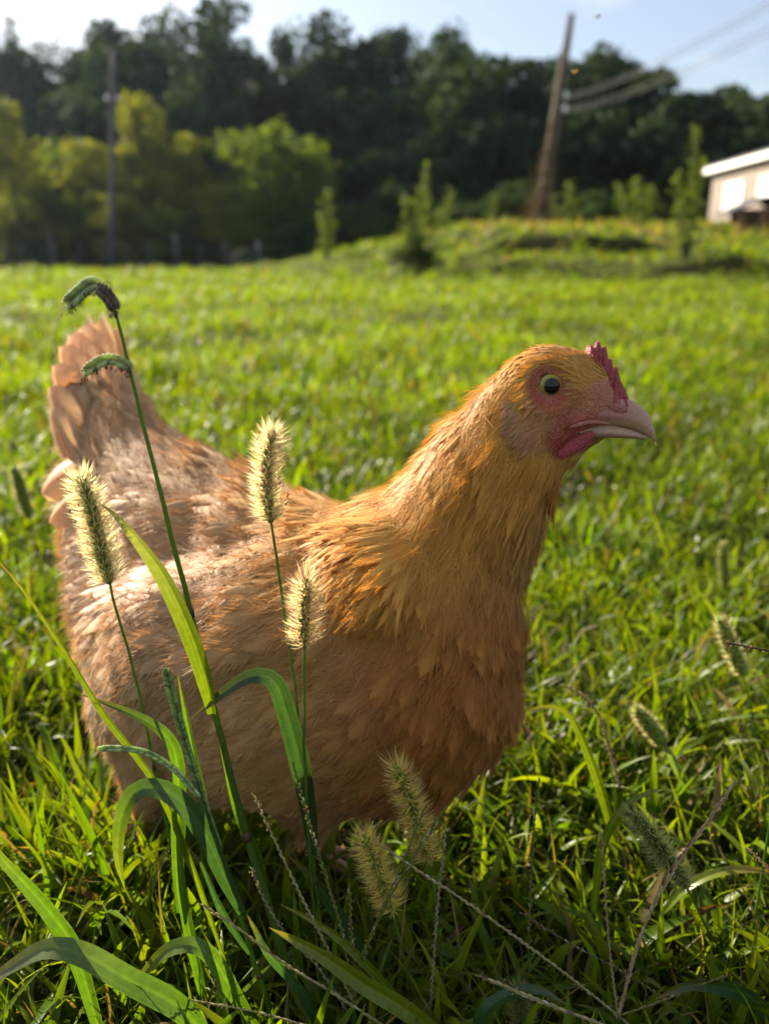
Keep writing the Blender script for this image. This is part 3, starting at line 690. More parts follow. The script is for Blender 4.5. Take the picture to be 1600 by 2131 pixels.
# trunk: breast -> middle -> rump
chain((845, 1405, .528, 240, .95), (760, 1395, .545, 285, .90), (640, 1385, .565, 296, .90), (500, 1380, .590, 278, .92), (400, 1390, .605, 212, .95))
chain((882, 1450, .525, 190, .95), (800, 1440, .54, 245, .9), n=4)
chain((880, 1300, .522, 215, .95), (700, 1270, .55, 225, .85), (560, 1220, .58, 205, .85), (440, 1150, .62, 195, .85), (330, 1050, .655, 155, .75), (255, 960, .675, 118, .60), (225, 900, .685, 90, .5))
chain((400, 1390, .605, 212, .95), (300, 1260, .63, 140, .9), (250, 1120, .655, 110, .7))
chain((395, 1430, .605, 195, .95), (370, 1500, .605, 150, .95), (345, 1570, .60, 92, .8), (312, 1650, .60, 48, .8), n=5)    # near thigh
chain((640, 1540, .57, 130, .9), (660, 1630, .565, 70, .8), (668, 1690, .56, 36, .8), n=4)
# neck and head
chain((860, 1230, .522, 215, .95), (935, 1125, .505, 165, .92), (1000, 1022, .485, 146, .88), (1045, 945, .468, 124, .82), (1090, 878, .456, 108, .72), (1125, 828, .452, 100, .66), lat1=lat_head)
for b in [(1182, 906, .451, 50, .5), (1215, 902, .450, 38, .45), (1245, 894, .4495, 25, .4), (1138, 940, .4555, 70, .62), (1175, 800, .4505, 76, .6), (1205, 808, .450, 66, .55), (1228, 836, .4497, 56, .5), (1140, 818, .4515, 97, .66), (1172, 832, .451, 86, .62), (1205, 850, .450, 72, .58), (1236, 860, .4495, 58, .52), (1262, 866, .449, 46, .48), (1165, 880, .4515, 74, .64), (1195, 895, .4505, 54, .56), (1225, 893, .4495, 40, .5), (1120, 880, .453, 95, .66)]:
    ball(*b, lat=lat_head)
# brow ridge over the near eye and cheek
tmp = obj('tmp_blob', blob.mesh('tmp'))
md = tmp.modifiers.new('r', 'REMESH'); md.mode = 'VOXEL'; md.voxel_size = .0026; md.use_smooth_shade = True
ms = tmp.modifiers.new('s', 'SMOOTH'); ms.factor = .5; ms.iterations = 14
dg = bpy.context.evaluated_depsgraph_get(); ev = tmp.evaluated_get(dg); bm_ = ev.to_mesh()
nv_ = len(bm_.vertices); BVv = np.empty(nv_*3, np.float32); bm_.vertices.foreach_get('co', BVv); BVv = BVv.reshape(-1, 3).astype(float)
bm_.calc_loop_triangles(); nt_ = len(bm_.loop_triangles)
BTr = np.empty(nt_*3, np.int32); bm_.loop_triangles.foreach_get('vertices', BTr); BTr = BTr.reshape(-1, 3)
np_ = len(bm_.polygons); ls_ = np.empty(np_, np.int32); lt_ = np.empty(np_, np.int32)
ev.to_mesh_clear(); bpy.data.objects.remove(tmp)

# soft folds in the plumage mass and sockets in the head
tri = BVv[BTr]; fn = np.cross(tri[:, 1]-tri[:, 0], tri[:, 2]-tri[:, 0])
VN = np.zeros_like(BVv)
for k in range(3): np.add.at(VN, BTr[:, k], fn)
VN = nrm(VN)
pj = proj(BVv)
def dseg(p, a, b):
    a = np.array(a, float); b = np.array(b, float); d = b-a; t = np.clip(((p-a)@d)/(d@d), 0, 1)
    return np.hypot(*(p-(a+t[:, None]*d)).T)
dcam = nrm(np.array([0, 0, H])-BVv); facing = (VN*dcam).sum(1)
headness = 1-smooth(95, 150, dseg(pj, (1130, 815), (1270, 865)))
eye_d = np.hypot(pj[:, 0]-1145, pj[:, 1]-803)
lump = wob(BVv[:, 0]*40, BVv[:, 2]*40, 1.0, 1.0)*.0030+wob(BVv[:, 0]*95+3, BVv[:, 2]*80, 1, 4.0)*.0014
lump *= (1-headness)
# folded wing: raised panel along the flank
wing_d = dseg(pj, (760, 1200), (330, 1330))
lump += .010*(1-smooth(60, 150, wing_d))*(1-headness)
sock = -.0026*np.exp(-(eye_d/36.)**2)+.0022*np.exp(-((eye_d-52)/16.)**2)
lump += sock*headness
# groove under the jaw and crease behind the ear tuft
lump += -.0022*np.exp(-(dseg(pj, (1055, 905), (1075, 950))/13.)**2)
lump += .0018*np.exp(-(dseg(pj, (1185, 880), (1235, 868))/12.)**2)
BVv = BVv+VN*lump[:, None]
bvh = BVHTree.FromPolygons([tuple(p) for p in BVv], [tuple(t) for t in BTr.tolist()])

BUFF = np.array([.50, .265, .056]); PALE = np.array([.44, .275, .145]); ORANGE = np.array([.31, .125, .022]); CREAM = np.array([.58, .44, .29])
def plum_col(p):
    """plumage colour of the bird itself: golden hackle, orange breast, paler pinkish saddle and fluff"""
    q = proj(p); x, y = q[:, 0], q[:, 1]
    neck = 1-smooth(90, 340, dseg(q, (1150, 780), (840, 1080)))
    breast = smooth(560, 900, x)*smooth(1080, 1300, y)
    saddle = 1-smooth(330, 640, x)
    c = PALE*.55+BUFF*.45
    c = c[None, :]*(1-saddle[:, None])+PALE[None, :]*saddle[:, None]
    c = c*(1-breast[:, None])+ORANGE*breast[:, None]
    c = c*(1-neck[:, None])+(BUFF*np.array([1.02, 1.0, .9]))*neck[:, None]
    fl = (1-smooth(60, 170, np.hypot(x-190, y-1400)))[:, None]
    c = c*(1-.6*fl)+CREAM*.6*fl
    return c
def face_mask(q):
    """1 where bare red face skin shows"""
    m = 1-smooth(34, 62, np.hypot(q[:, 0]-1140, (q[:, 1]-808)))
    m = np.maximum(m, .75*(1-smooth(22, 52, dseg(q, (1120, 850), (1215, 845)))))
    m = np.maximum(m, 1-smooth(24, 46, dseg(q, (1180, 882), (1240, 872))))
    m = np.maximum(m, 1-smooth(28, 48, dseg(q, (1165, 915), (1215, 905))))
    m = np.maximum(m, 1-smooth(22, 40, dseg(q, (1255, 820), (1290, 850))))
    return m*(q[:, 1] < 955)*(q[:, 0] > 1070)
pj = proj(BVv); fm = face_mask(pj)
eye_d = np.hypot(pj[:, 0]-1145, pj[:, 1]-803)
bc = plum_col(BVv)*.9
red = np.array([.29, .052, .030]); pink = np.array([.36, .145, .085])
mixr = np.clip(np.exp(-((eye_d-48)/22)**2)+np.exp(-(dseg(pj, (1160, 925), (1210, 905))/30)**2)*1.2+.6*np.exp(-(dseg(pj, (1180, 880), (1240, 868))/14)**2)+.25*wob(BVv[:, 0]*300, BVv[:, 2]*300), 0, 1)
skin = pink*(1-mixr[:, None])+red*mixr[:, None]
bc = bc*(1-fm[:, None])+skin*fm[:, None]
body = obj('body', np_mesh('body', BVv-np.array(hen.location), tris=BTr, col=bc), M['skin'], hen)

def surf(px, py, back=False):
    o = Vector((0, 0, H)); d = (Pz(px, py, 1.0)-o).normalized()
    if back: h = bvh.ray_cast(Pz(px, py, 1.2), -d)
    else: h = bvh.ray_cast(o, d)
    return h[0], h[1]

# ---- flow of the plumage, seeded over the profile
FS = np.array([(1200,760,-.6,-.45),(1130,728,-1,.12),(1060,775,-.85,.55),(1180,800,-.9,.1),(1120,860,-.8,.5),(1200,930,-.6,.75),(1280,890,-1,.25),(1000,850,-.75,.66),(1060,960,-.45,.9),(1150,1000,-.25,.97),
  (940,950,-.7,.7),(980,1080,-.4,.92),(840,990,-.8,.6),(850,1100,-.65,.76),(1080,1150,-.12,1),(960,1200,-.3,.95),(760,1080,-.85,.52),(720,1160,-.8,.6),
  (1060,1350,-.12,1),(900,1350,-.4,.92),(1000,1550,-.5,.86),(850,1640,-.9,.45),(720,1300,-.8,.6),(600,1080,-1,.02),(600,1250,-.95,.3),(500,1000,-.95,-.25),(420,1000,-.85,-.5),(440,1120,-.97,-.2),(350,930,-.75,-.66),
  (250,880,-.45,-.9),(200,1000,-.75,-.6),(160,1080,-.8,.3),(300,1120,-.95,-.1),(420,1250,-.97,.2),(250,1250,-.8,.55),(200,1400,-.5,.87),(300,1400,-.7,.7),(450,1420,-.92,.4),(600,1450,-.92,.4),(280,1580,-.4,.92),(450,1640,-.9,.45),(650,1620,-.93,.36)], float)
cam_r = np.array([1, 0, 0.]); cam_u = np.array([0, ST, CT]); cam_f = np.array([0, CT, -ST])
def flow(p, n):
    q = proj(p); d2 = ((q[:, None, :]-FS[None, :, :2])**2).sum(2); w = 1/(d2+900.)**1.5
    f = (w[:, :, None]*FS[None, :, 2:]).sum(1); f = nrm(f)
    dz = -f[:, 0]*.28*smooth(1050, 700, q[:, 0])
    t = f[:, 0:1]*cam_r-f[:, 1:2]*cam_u+dz[:, None]*cam_f
    t = t-(t*n).sum(1, keepdims=True)*n
    return nrm(t)
tri = BVv[BTr]; fnn = np.cross(tri[:, 1]-tri[:, 0], tri[:, 2]-tri[:, 0]); ar = np.linalg.norm(fnn, axis=1)*.5; fnn = nrm(fnn); cum = np.cumsum(ar)/ar.sum()
VN = np.zeros_like(BVv)
for k in range(3): np.add.at(VN, BTr[:, k], np.cross(tri[:, 1]-tri[:, 0], tri[:, 2]-tri[:, 0]))
VN = nrm(VN)
def sample(n, cell=None):
    k = np.searchsorted(cum, rng.random(n)); u, w = rng.random(n), rng.random(n); f = u+w > 1; u[f] = 1-u[f]; w[f] = 1-w[f]
    t = BTr[k]; bc_ = np.stack([1-u-w, u, w], 1)
    p = (BVv[t]*bc_[:, :, None]).sum(1); nn = nrm((VN[t]*bc_[:, :, None]).sum(1))
    if cell:
        key = np.floor(p/cell).astype(np.int64); h = key[:, 0]*73856093 ^ key[:, 1]*19349663 ^ key[:, 2]*83492791
        _, i = np.unique(h, return_index=True); p, nn = p[i], nn[i]
    return p, nn
PROF = {'round': np.array([.35, .80, 1.0, .96, .70, .10]), 'lance': np.array([.45, .85, 1.0, .85, .52, .10])}
def feathers(mb, p, n, t, L, W, lift, R, col, prof='round', cup=.25, fringe=9, frl=.30, off=.0, jit=.18):
    N = len(p)
    a = rng.normal(0, jit, N)[:, None]; b = np.cross(n, t); t = nrm(t*np.cos(a)+b*np.sin(a)); b = np.cross(n, t)
    pr = PROF[prof]; S = len(pr); s = np.linspace(0, 1, S)
    us = np.array([-1, 0, 1.])
    Lc, Wc = L[:, None, None], W[:, None, None]
    def pos(s_, u_, w_):
        # s_, u_, w_ broadcast (N or 1, S, U)
        hgt = off+Lc*s_*lift[:, None, None]-(Lc*s_)**2/(2*R)-cup*(u_*w_*Wc)**2/np.maximum(Wc, 1e-6)*1.2
        return p[:, None, None, :]+t[:, None, None, :]*(Lc*s_)[..., None]+b[:, None, None, :]*(u_*w_*Wc*.5+0*s_)[..., None]+n[:, None, None, :]*hgt[..., None]
    s3 = s[None, :, None]+(-.06*np.abs(us))[None, None, :]*s[None, :, None]
    v = pos(s3, us[None, None, :], pr[None, :, None]).reshape(-1, 3)
    base = (np.arange(N)*S*3)[:, None, None]; q0 = (base+(np.arange(S-1)*3)[None, :, None]+np.arange(2)[None, None, :]).ravel()
    q = np.stack([q0, q0+1, q0+4, q0+3], 1)
    var = rng.uniform(.94, 1.06, (N, 1)); cf = col*var
    shade = (.98+.06*s)[None, :, None, None]*np.ones((1, 1, 3, 1)); shade = shade*np.array([1.0, 1.04, 1.0])[None, None, :, None]
    cc = (cf[:, None, None, :]*shade).reshape(-1, 3)
    mb.add(v, q, c=cc)
    if fringe:
        # loose barbs past the edge
        sf = np.tile(np.linspace(.38, 1.0, fringe), 2)[None, :]*np.ones((N, 1)); sd = np.repeat([-1., 1.], fringe)[None, :]
        sf = np.clip(sf+rng.normal(0, .03, sf.shape), .2, 1.0)
        wv = np.interp(sf, s, pr)
        p0 = pos((sf*(1-.06))[:, :, None], sd[:, :, None]*.7, wv[:, :, None])[:, :, 0, :]
        p1 = pos((sf*(1-.06)-.05)[:, :, None], sd[:, :, None]*.7, wv[:, :, None])[:, :, 0, :]
        dirv = t[:, None, :]*(.75+.35*sf)[..., None]+b[:, None, :]*(sd*(.75-.55*sf))[..., None]+n[:, None, :]*rng.normal(.02, .13, sf.shape)[..., None]
        ln = (W[:, None]*frl*rng.uniform(.6, 1.5, sf.shape))[..., None]
        p2 = p0+nrm(dirv)*ln
        vv = np.stack([p0, p1, p2], 2).reshape(-1, 3); tt = np.arange(len(vv)).reshape(-1, 3)
        mb.add(vv, t=tt, c=np.repeat(cf*1.08, fringe*2*3, 0))
def strands(mb, p, n, t, L, w, col, lift=.25, jit=.35, R=.2):
    N = len(p); a = rng.normal(0, jit, N)[:, None]; b = np.cross(n, t); t = nrm(t*np.cos(a)+b*np.sin(a)); b = np.cross(n, t)
    lf = np.abs(rng.normal(lift, lift*.5, N))[:, None]; Lc = L[:, None]; wc = w[:, None]*.5
    m = p+t*Lc*.5+n*Lc*.5*lf; e = p+t*Lc+n*(Lc*lf*.75-Lc**2/(2*R))
    v = np.stack([p-b*wc, p+b*wc, m+b*wc*.8, m-b*wc*.8, e], 1).reshape(-1, 3); o = np.arange(N)*5
    q = np.stack([o, o+1, o+2, o+3], 1); tt = np.stack([o+3, o+2, o+4], 1)
    mb.add(v, q, tt, np.repeat(col*rng.uniform(.85, 1.18, (N, 1)), 5, 0))

def region(p):
    q = proj(p); x, y = q[:, 0], q[:, 1]
    hd = dseg(q, (1130, 815), (1270, 865))
    head = (hd < 118) & (y < 965) & (x > 1035)
    nk = (dseg(q, (1080, 900), (900, 1100)) < 215) & ~head & (y < 1010+.45*(1180-x)+60-110*np.random.default_rng(4).random(len(x))**1.5)
    return q, head, nk
# body contour feathers
bmb = MB()
p, n = sample(90000, .0072); q, hd, nk = region(p)
k = ~hd & ~nk & (fm.mean() >= 0)
p1, n1 = p[k], n[k]; q1 = q[k]; N = len(p1); t1 = flow(p1, n1)
sz = np.interp(q1[:, 0], [150, 500, 900, 1100], [1.0, 1.05, .85, .7])*rng.uniform(.85, 1.15, N)
feathers(bmb, p1, n1, t1, .031*sz, .0145*sz, rng.normal(.075, .016, N), .10, plum_col(p1), 'round', .22, 18, .55, jit=.2)
plum = bmb.build('body_plumage', M['feather'], hen); plum['kind'] = 'stuff'
# hackle
bmb = MB()
p, n = sample(90000, .0046); q, hd, nk = region(p); p1, n1, q1 = p[nk], n[nk], q[nk]; N = len(p1); t1 = flow(p1, n1)
sz = np.interp(q1[:, 1], [800, 950, 1150], [.55, .85, 1.1])*rng.uniform(.8, 1.2, N)
feathers(bmb, p1, n1, t1, .030*sz, .0054*sz, rng.normal(.085, .035, N), .12, plum_col(p1), 'lance', .2, 8, .5, jit=.12)
strands(bmb, p1, n1, t1, rng.uniform(.016, .03, N)*sz, np.full(N, .0006), plum_col(p1)*1.1, .20, .22)
hk = bmb.build('hackle_plumage', M['feather'], hen); hk['kind'] = 'stuff'
# head down: tiny feathers on crown, cheeks, throat; sparse hairs on the bare face
bmb = MB()
p, n = sample(400000, .0016); q, hd, nk = region(p); fmk = face_mask(q); k = hd & (rng.random(len(p)) > fmk*1.1) & (np.hypot(q[:, 0]-1145, q[:, 1]-803) > 44) & (q[:, 0] < 1268)
p1, n1, q1 = p[k], n[k], q[k]; N = len(p1); t1 = flow(p1, n1)
sz = np.interp(np.hypot(q1[:, 0]-1290, q1[:, 1]-850), [30, 120, 220], [.45, .8, 1.25])*rng.uniform(.75, 1.25, N)
hc = plum_col(p1); ck = (1-smooth(30, 75, dseg(q1, (1110, 900), (1190, 860))))[:, None]; hc = hc*(1-.75*ck)+np.array([.40, .20, .12])*.75*ck
feathers(bmb, p1, n1, t1, .0072*sz, .0017*sz, rng.normal(.14, .06, N), .04, hc, 'lance', .1, 0, jit=.2)
strands(bmb, p1[::2], n1[::2], t1[::2], .008*sz[::2], np.full(len(p1[::2]), .00028), hc[::2]*1.1, .3, .3)
k = hd & (fmk > .5) & (np.hypot(q[:, 0]-1145, q[:, 1]-803) > 40) & (rng.random(len(p)) < .35) & (q[:, 0] < 1260)
p1, n1 = p[k], n[k]; N = len(p1)
strands(bmb, p1, n1, flow(p1, n1), rng.uniform(.002, .0045, N), np.full(N, .00022), np.tile(np.array([[.5, .26, .16]]), (N, 1)), .35, .4)
hdn = bmb.build('head_plumage', M['feather'], hen); hdn['kind'] = 'stuff'
# ear tuft: pale stiff feathers over the ear opening
bmb = MB()
pts, nrs = [], []
for k in range(130):
    f = random.random(); px = 1058+16*random.random()+10*f; py = 822+84*f
    h, nn = surf(px, py)
    if h: pts.append(h); nrs.append(nn)
p1, n1 = np.array(pts), np.array(nrs); N = len(p1)
t1 = -.75*cam_r[None]-.62*cam_u[None]+0*p1; t1 = nrm(t1-(t1*n1).sum(1, keepdims=True)*n1)
feathers(bmb, p1, n1, t1, rng.uniform(.006, .011, N), np.full(N, .0017), rng.normal(.22, .1, N), .05, np.tile([[.40, .22, .11]], (N, 1)), 'lance', .1, 5, .6, jit=.25)
et = bmb.build('ear_tuft', M['feather'], hen); et['label'] = 'pale pinkish ear tuft behind the eye'
# fluff: fine loose down that catches the light along the outline
bmb = MB()
p, n = sample(60000); q, hd, nk = region(p); k = ~hd; p1, n1 = p[k], n[k]; N = len(p1)
strands(bmb, p1+n1*.002, n1, flow(p1, n1), rng.uniform(.010, .024, N), np.full(N, .00028), plum_col(p1)*1.05, .16, .38)
fl = bmb.build('down_fluff', M['feather'], hen); fl['kind'] = 'stuff'
# light-tipped hackle fringe lying over the shoulder
bmb = MB(); pts, nrs = [], []
for k in range(420):
    f = random.random(); px = 640+210*f+random.gauss(0, 16); py = 1175-60*f+random.gauss(0, 38)
    h, nn = surf(px, py)
    if h: pts.append(h); nrs.append(nn)
p1, n1 = np.array(pts), np.array(nrs); N = len(p1); t1 = flow(p1, n1)
feathers(bmb, p1, n1, t1, rng.uniform(.022, .040, N), rng.uniform(.004, .008, N), rng.normal(.14, .05, N), .11, plum_col(p1)*1.12, 'lance', .2, 9, .45, jit=.3)
sh = bmb.build('shoulder_hackle', M['feather'], hen); sh['kind'] = 'stuff'

# ---- tail: big feathers, each its own part
def big_feather(base, tip, width, bow, nrm_dir, col, K=11, fr=130):
    base, tip = np.array(base), np.array(tip); ax = tip-base; Ln = np.linalg.norm(ax); t = ax/Ln
    nd = np.array(nrm_dir, float); nd = nd-(nd@t)*t; nd /= np.linalg.norm(nd); sd = np.cross(nd, t)
    s = np.linspace(0, 1, K); w = width*np.interp(s, [0, .15, .45, .75, .9, 1], [.18, .60, .95, 1, .9, .5])*.5
    ctr = base+s[:, None]*ax+nd*(np.sin(s*math.pi*.9)*bow*Ln)[:, None]+sd*(s**2*.06*Ln)[:, None]
    us = np.linspace(-1, 1, 7); mb = MB(); v = []
    for i in range(K):
        for u in us: v.append(ctr[i]+sd*w[i]*u-nd*abs(u)**2*w[i]*.35+nd*.0004*math.sin(u*19+i)-t*abs(u)*w[i]*.30*(s[i] > .3))
    q = [(i*7+j, i*7+j+1, (i+1)*7+j+1, (i+1)*7+j) for i in range(K-1) for j in range(6)]
    cc = np.repeat(np.array(col)[None]*(np.interp(s, [0, .4, 1], [.9, 1.0, 1.2])[:, None]), 7, 0)
    mb.add(v, q, c=cc)
    for k in range(fr*2):
        sdn = 1 if k % 2 else -1; ss = random.uniform(.2, 1); c0 = np.array([np.interp(ss, s, ctr[:, a]) for a in range(3)]); ww = np.interp(ss, s, w)
        e = c0+sd*ww*sdn*.96-nd*ww*.33-t*ww*.30*(ss > .3); d = t*random.uniform(.8, 1.3)+sd*sdn*random.uniform(.0, .5)+nd*random.gauss(0, .15)
        mb.add([e, e-t*.0012, e+d*random.uniform(.004, .013)], t=[(0, 1, 2)], c=np.array(col)*1.1)
    f = mb.build('tail_feather', M['tail'], hen)
    sm = MB(); sm.tube(ctr+nd*.0006, np.linspace(.0011, .0003, K), 5, c=np.array(col)*1.15)
    sh_ = obj('shaft', sm.mesh('shaft', True, parent_loc(hen)), M['tail'], f)
    return f
nside = -lat_body; nfar = lat_body
tb = Pz(285, 990, .672)
TC = np.array([.62, .45, .28])
T = [((300, 985), (205, 682), .67, .70, .042, nside), ((282, 988), (182, 672), .668, .70, .046, nside), ((262, 990), (158, 688), .666, .695, .046, nside), ((242, 995), (138, 712), .664, .69, .046, nside), ((222, 1000), (122, 752), .662, .685, .044, nside),
     ((202, 1005), (112, 800), .66, .675, .040, nside), ((315, 965), (252, 765), .672, .69, .036, nside), ((325, 960), (285, 815), .672, .685, .034, nside), ((178, 1010), (112, 850), .658, .668, .036, nside),
     ((300, 985), (222, 696), .69, .72, .046, nfar), ((285, 985), (196, 674), .69, .73, .048, nfar), ((265, 990), (168, 680), .69, .735, .048, nfar), ((245, 995), (142, 706), .69, .74, .046, nfar), ((220, 1000), (118, 760), .69, .745, .044, nfar), ((195, 1005), (108, 820), .69, .745, .042, nfar)]
for b_, tp, z0, z1, w, nd in T:
    big_feather(Pz(*b_, z0), Pz(*tp, z1), w, .05 if nd is nside else .04, nd+np.array([-.15, 0, .2]), TC*random.uniform(.92, 1.08))
for tp, zc, w, bs in [((88, 1022), .655, .034, (205, 955)), ((104, 1085), .65, .034, (212, 1005)), ((172, 1225), .64, .032, (232, 1080))]:
    big_feather(Pz(bs[0], bs[1], .655), Pz(tp[0], tp[1], zc), w, .12, nside+np.array([-.4, 0, .3]), TC*random.uniform(.95, 1.1), fr=60)

# ---- eye
def eyeball(c, out, r):
    out = np.array(out, float); out /= np.linalg.norm(out); a = np.cross(out, [0, 0, 1.]); a /= np.linalg.norm(a); b = np.cross(out, a)
    v, cc = [], []; nu, nv = 40, 30
    for i in range(nv):
        ph = math.pi*.62*(i+.02)/nv
        for j in range(nu):
            th = 2*math.pi*j/nu
            bulge = r*(1+.10*math.exp(-(ph/.7)**2))
            v.append(np.array(c)+out*math.cos(ph)*bulge+(a*math.cos(th)+b*math.sin(th))*math.sin(ph)*r)
            d = math.degrees(ph)
            if d < 31.5: k = np.array([.004, .004, .005])
            elif d < 34: k = np.array([.05, .035, .008])
            elif d < 55: k = np.array([.30, .235, .04])*(1+.25*math.sin(th*23+d))*(.7+.3*(d-34)/21)
            elif d < 62: k = np.array([.10, .06, .015])
            else: k = np.array([.02, .012, .01])
            cc.append(k)
    q = [(i*nu+j, (i+1)*nu+j, (i+1)*nu+(j+1) % nu, i*nu+(j+1) % nu) for i in range(nv-1) for j in range(nu)]
    m = MB(); m.add(v, q, c=np.array(cc)); e = m.build('eye', M['eye'], hen)
    lid = MB()
    for rr, tr_, off_, cl in [(.97, .13, .36, (.18, .035, .03)), (1.12, .17, .20, (.29, .065, .055)), (1.32, .16, -.02, (.32, .09, .07))]:
        pts = [np.array(c)+out*r*off_+(a*math.cos(t_)*1.04+b*math.sin(t_)*.97)*r*rr for t_ in np.linspace(0, 2*math.pi, 41)]
        lid.tube(pts, r*tr_*(1+.12*np.sin(np.arange(41)*2.6)), 7, c=cl, cap=False)
    obj('eyelid', lid.mesh('eyelid', True, parent_loc(hen)), M['skin'], e)
h, nn = surf(1145, 803)
look = np.array([.10, -1.0, .06]); er = .0078
ec = np.array(h)-nrm(look)*er*.56
eyeball(ec, look, er)
hc_ = np.array(Pz(1145, 803, .4515)); dlt = ec-hc_; ec2 = ec-2*(dlt@lat_head)*lat_head
look2 = look-2*(look@lat_head)*lat_head
eyeball(ec2, look2, er)

# ---- beak: upper and lower mandible lofted along the profile
def loft(name, st, zc, mat, cols, par, n=18, sq=1.0):
    mb = MB(); st = np.array(st, float); m = 26
    ss = spline(st, m); v, cc = [], []
    for i in range(m):
        px, top, bot, hw = ss[i]; z = zc+(-.004)*(px-1230)/130*.5
        ct = np.array(Pz(px, (top+bot)/2, z)); hh = abs(bot-top)/2*z/F
        for j in range(n):
            a_ = 2*math.pi*j/n; cx = math.cos(a_); sy = math.sin(a_)
            wd = hw*.001*(abs(cx)**sq*np.sign(cx))*(1-.38*max(sy, 0))
            v.append(ct+lat_head*wd+cam_u*hh*sy)
            cc.append(cols(px, sy))
    q = [(i*n+j, i*n+(j+1) % n, (i+1)*n+(j+1) % n, (i+1)*n+j) for i in range(m-1) for j in range(n)]
    v.append(np.array(Pz(ss[-1][0]+1, (ss[-1][1]+ss[-1][2])/2, zc-.004))); cc.append(cc[-1])
    t = [(len(v)-1, (m-1)*n+j, (m-1)*n+(j+1) % n) for j in range(n)]
    mb.add(v, q, t, np.array(cc))
    return mb.build(name, mat, par)
hornB, hornC = np.array([.30, .165, .10]), np.array([.27, .09, .07])
def upc(px, sy):
    f = smooth(1240, 1350, px); c = hornC*(1-f)+hornB*f
    if sy < -.35: c = c*.35+np.array([.40, .27, .17])*.65
    return c
zb = .449
upper = loft('upper_beak', [(1212,842,884,9.5),(1245,828,882,9.2),(1280,824,886,8.2),(1310,831,892,7.0),(1330,844,899,5.8),(1346,860,908,4.4),(1356,880,916,3.0),(1362,900,922,1.8),(1364,916,928,.7)], zb, M['horn'], upc, hen)
lower = loft('lower_beak', [(1200,876,910,8.6),(1240,874,911,8.0),(1280,882,911,6.6),(1310,890,912,5.2),(1330,898,914,3.6),(1343,906,915,1.8)], zb, M['horn'], lambda px, sy: np.array([.38, .25, .16]) if sy > .1 else np.array([.29, .17, .11]), hen)
# nostril flap and slit
nb = MB()
for sgn in (-1, 1):
    c = np.array(Pz(1277, 846, zb))+lat_head*sgn*.0072
    nb.ell(c, [lat_head*.0022, cam_u*.0032+cam_r*.0006, cam_r*.0062-cam_u*.0016], 10, 7, (.28, .10, .08))
    nb.ell(c+np.array([.0005, 0, -.0030])+lat_head*sgn*.0007, [lat_head*.0016, cam_u*.0009, cam_r*.0048-cam_u*.0014], 8, 5, (.05, .015, .012))
obj('nostril', nb.mesh('nostril', True, parent_loc(hen)), M['skin'], upper)
# fleshy gape at the corner of the mouth
gp = MB()
for sgn in (-1, 1):
    pp = [np.array(Pz(x_, y_, zb))+lat_head*sgn*l_ for x_, y_, l_ in [(1176,879,.0142),(1195,874,.0138),(1215,871,.0120),(1240,872,.0102),(1262,876,.0090)]]
    gp.tube(spline(pp, 14), np.interp(np.linspace(0, 1, 14), [0, .2, .7, 1], [.0006, .0014, .0012, .0005]), 7, c=(.34, .13, .10))
gp.build('gape', M['skin'], hen)

# ---- comb: low single comb with blunt points and ridged flanks
cb = MB(); top = [(1216,732),(1221,721),(1229,717),(1236,724),(1240,711),(1247,712),(1251,724),(1257,718),(1262,727),(1265,746),(1272,748),(1276,765),(1283,763),(1287,778),(1291,792),(1298,806),(1305,822),(1311,836)]
bot = [(1222,736),(1225,742),(1228,750),(1231,758),(1234,765),(1237,772),(1240,780),(1243,787),(1246,795),(1249,802),(1252,810),(1256,817),(1260,824),(1265,830),(1270,835),(1278,838),(1290,840),(1308,842)]
m_ = 54; tp = spline(top, m_); bt = spline(bot, m_); R_ = 9; v, q = [], []
for sgn in (1, -1):
    o = len(v)
    for i in range(m_):
        for r_ in range(R_):
            f = r_/(R_-1); x_, y_ = tp[i]*f+bt[i]*(1-f)
            th = (.0058*(1-f)**.8+.0009)*(1+.28*math.sin(i*.8+f*3+1.5*math.sin(i*.37))+.15*math.sin(i*2.3+f*11))*min(1, i/4+.3)*min(1, (m_-1-i)/5+.25)
            if f == 1: th = 0
            v.append(np.array(Pz(x_, y_, .4495))-lat_head*sgn*th)
    q += [(o+i*R_+j, o+i*R_+j+1, o+(i+1)*R_+j+1, o+(i+1)*R_+j) for i in range(m_-1) for j in range(R_-1)]
cb.add(v, q, c=(.4, .06, .07)); comb = cb.build('comb', M['comb'], hen); comb['label'] = 'low crinkled pink-red comb'
# ---- wattles
for sgn in (-1, 1):
    w_ = MB(); v = []
    c = np.array(Pz(1190, 916, .4505))+lat_head*sgn*.0118
    A = np.array([lat_head*.0022, cam_u*.0062+cam_r*.003, cam_r*.0100+cam_u*.0045])
    w_.ell(c, A, 18, 12, (.40, .06, .06)); w_.build('wattle', M['comb'], hen)

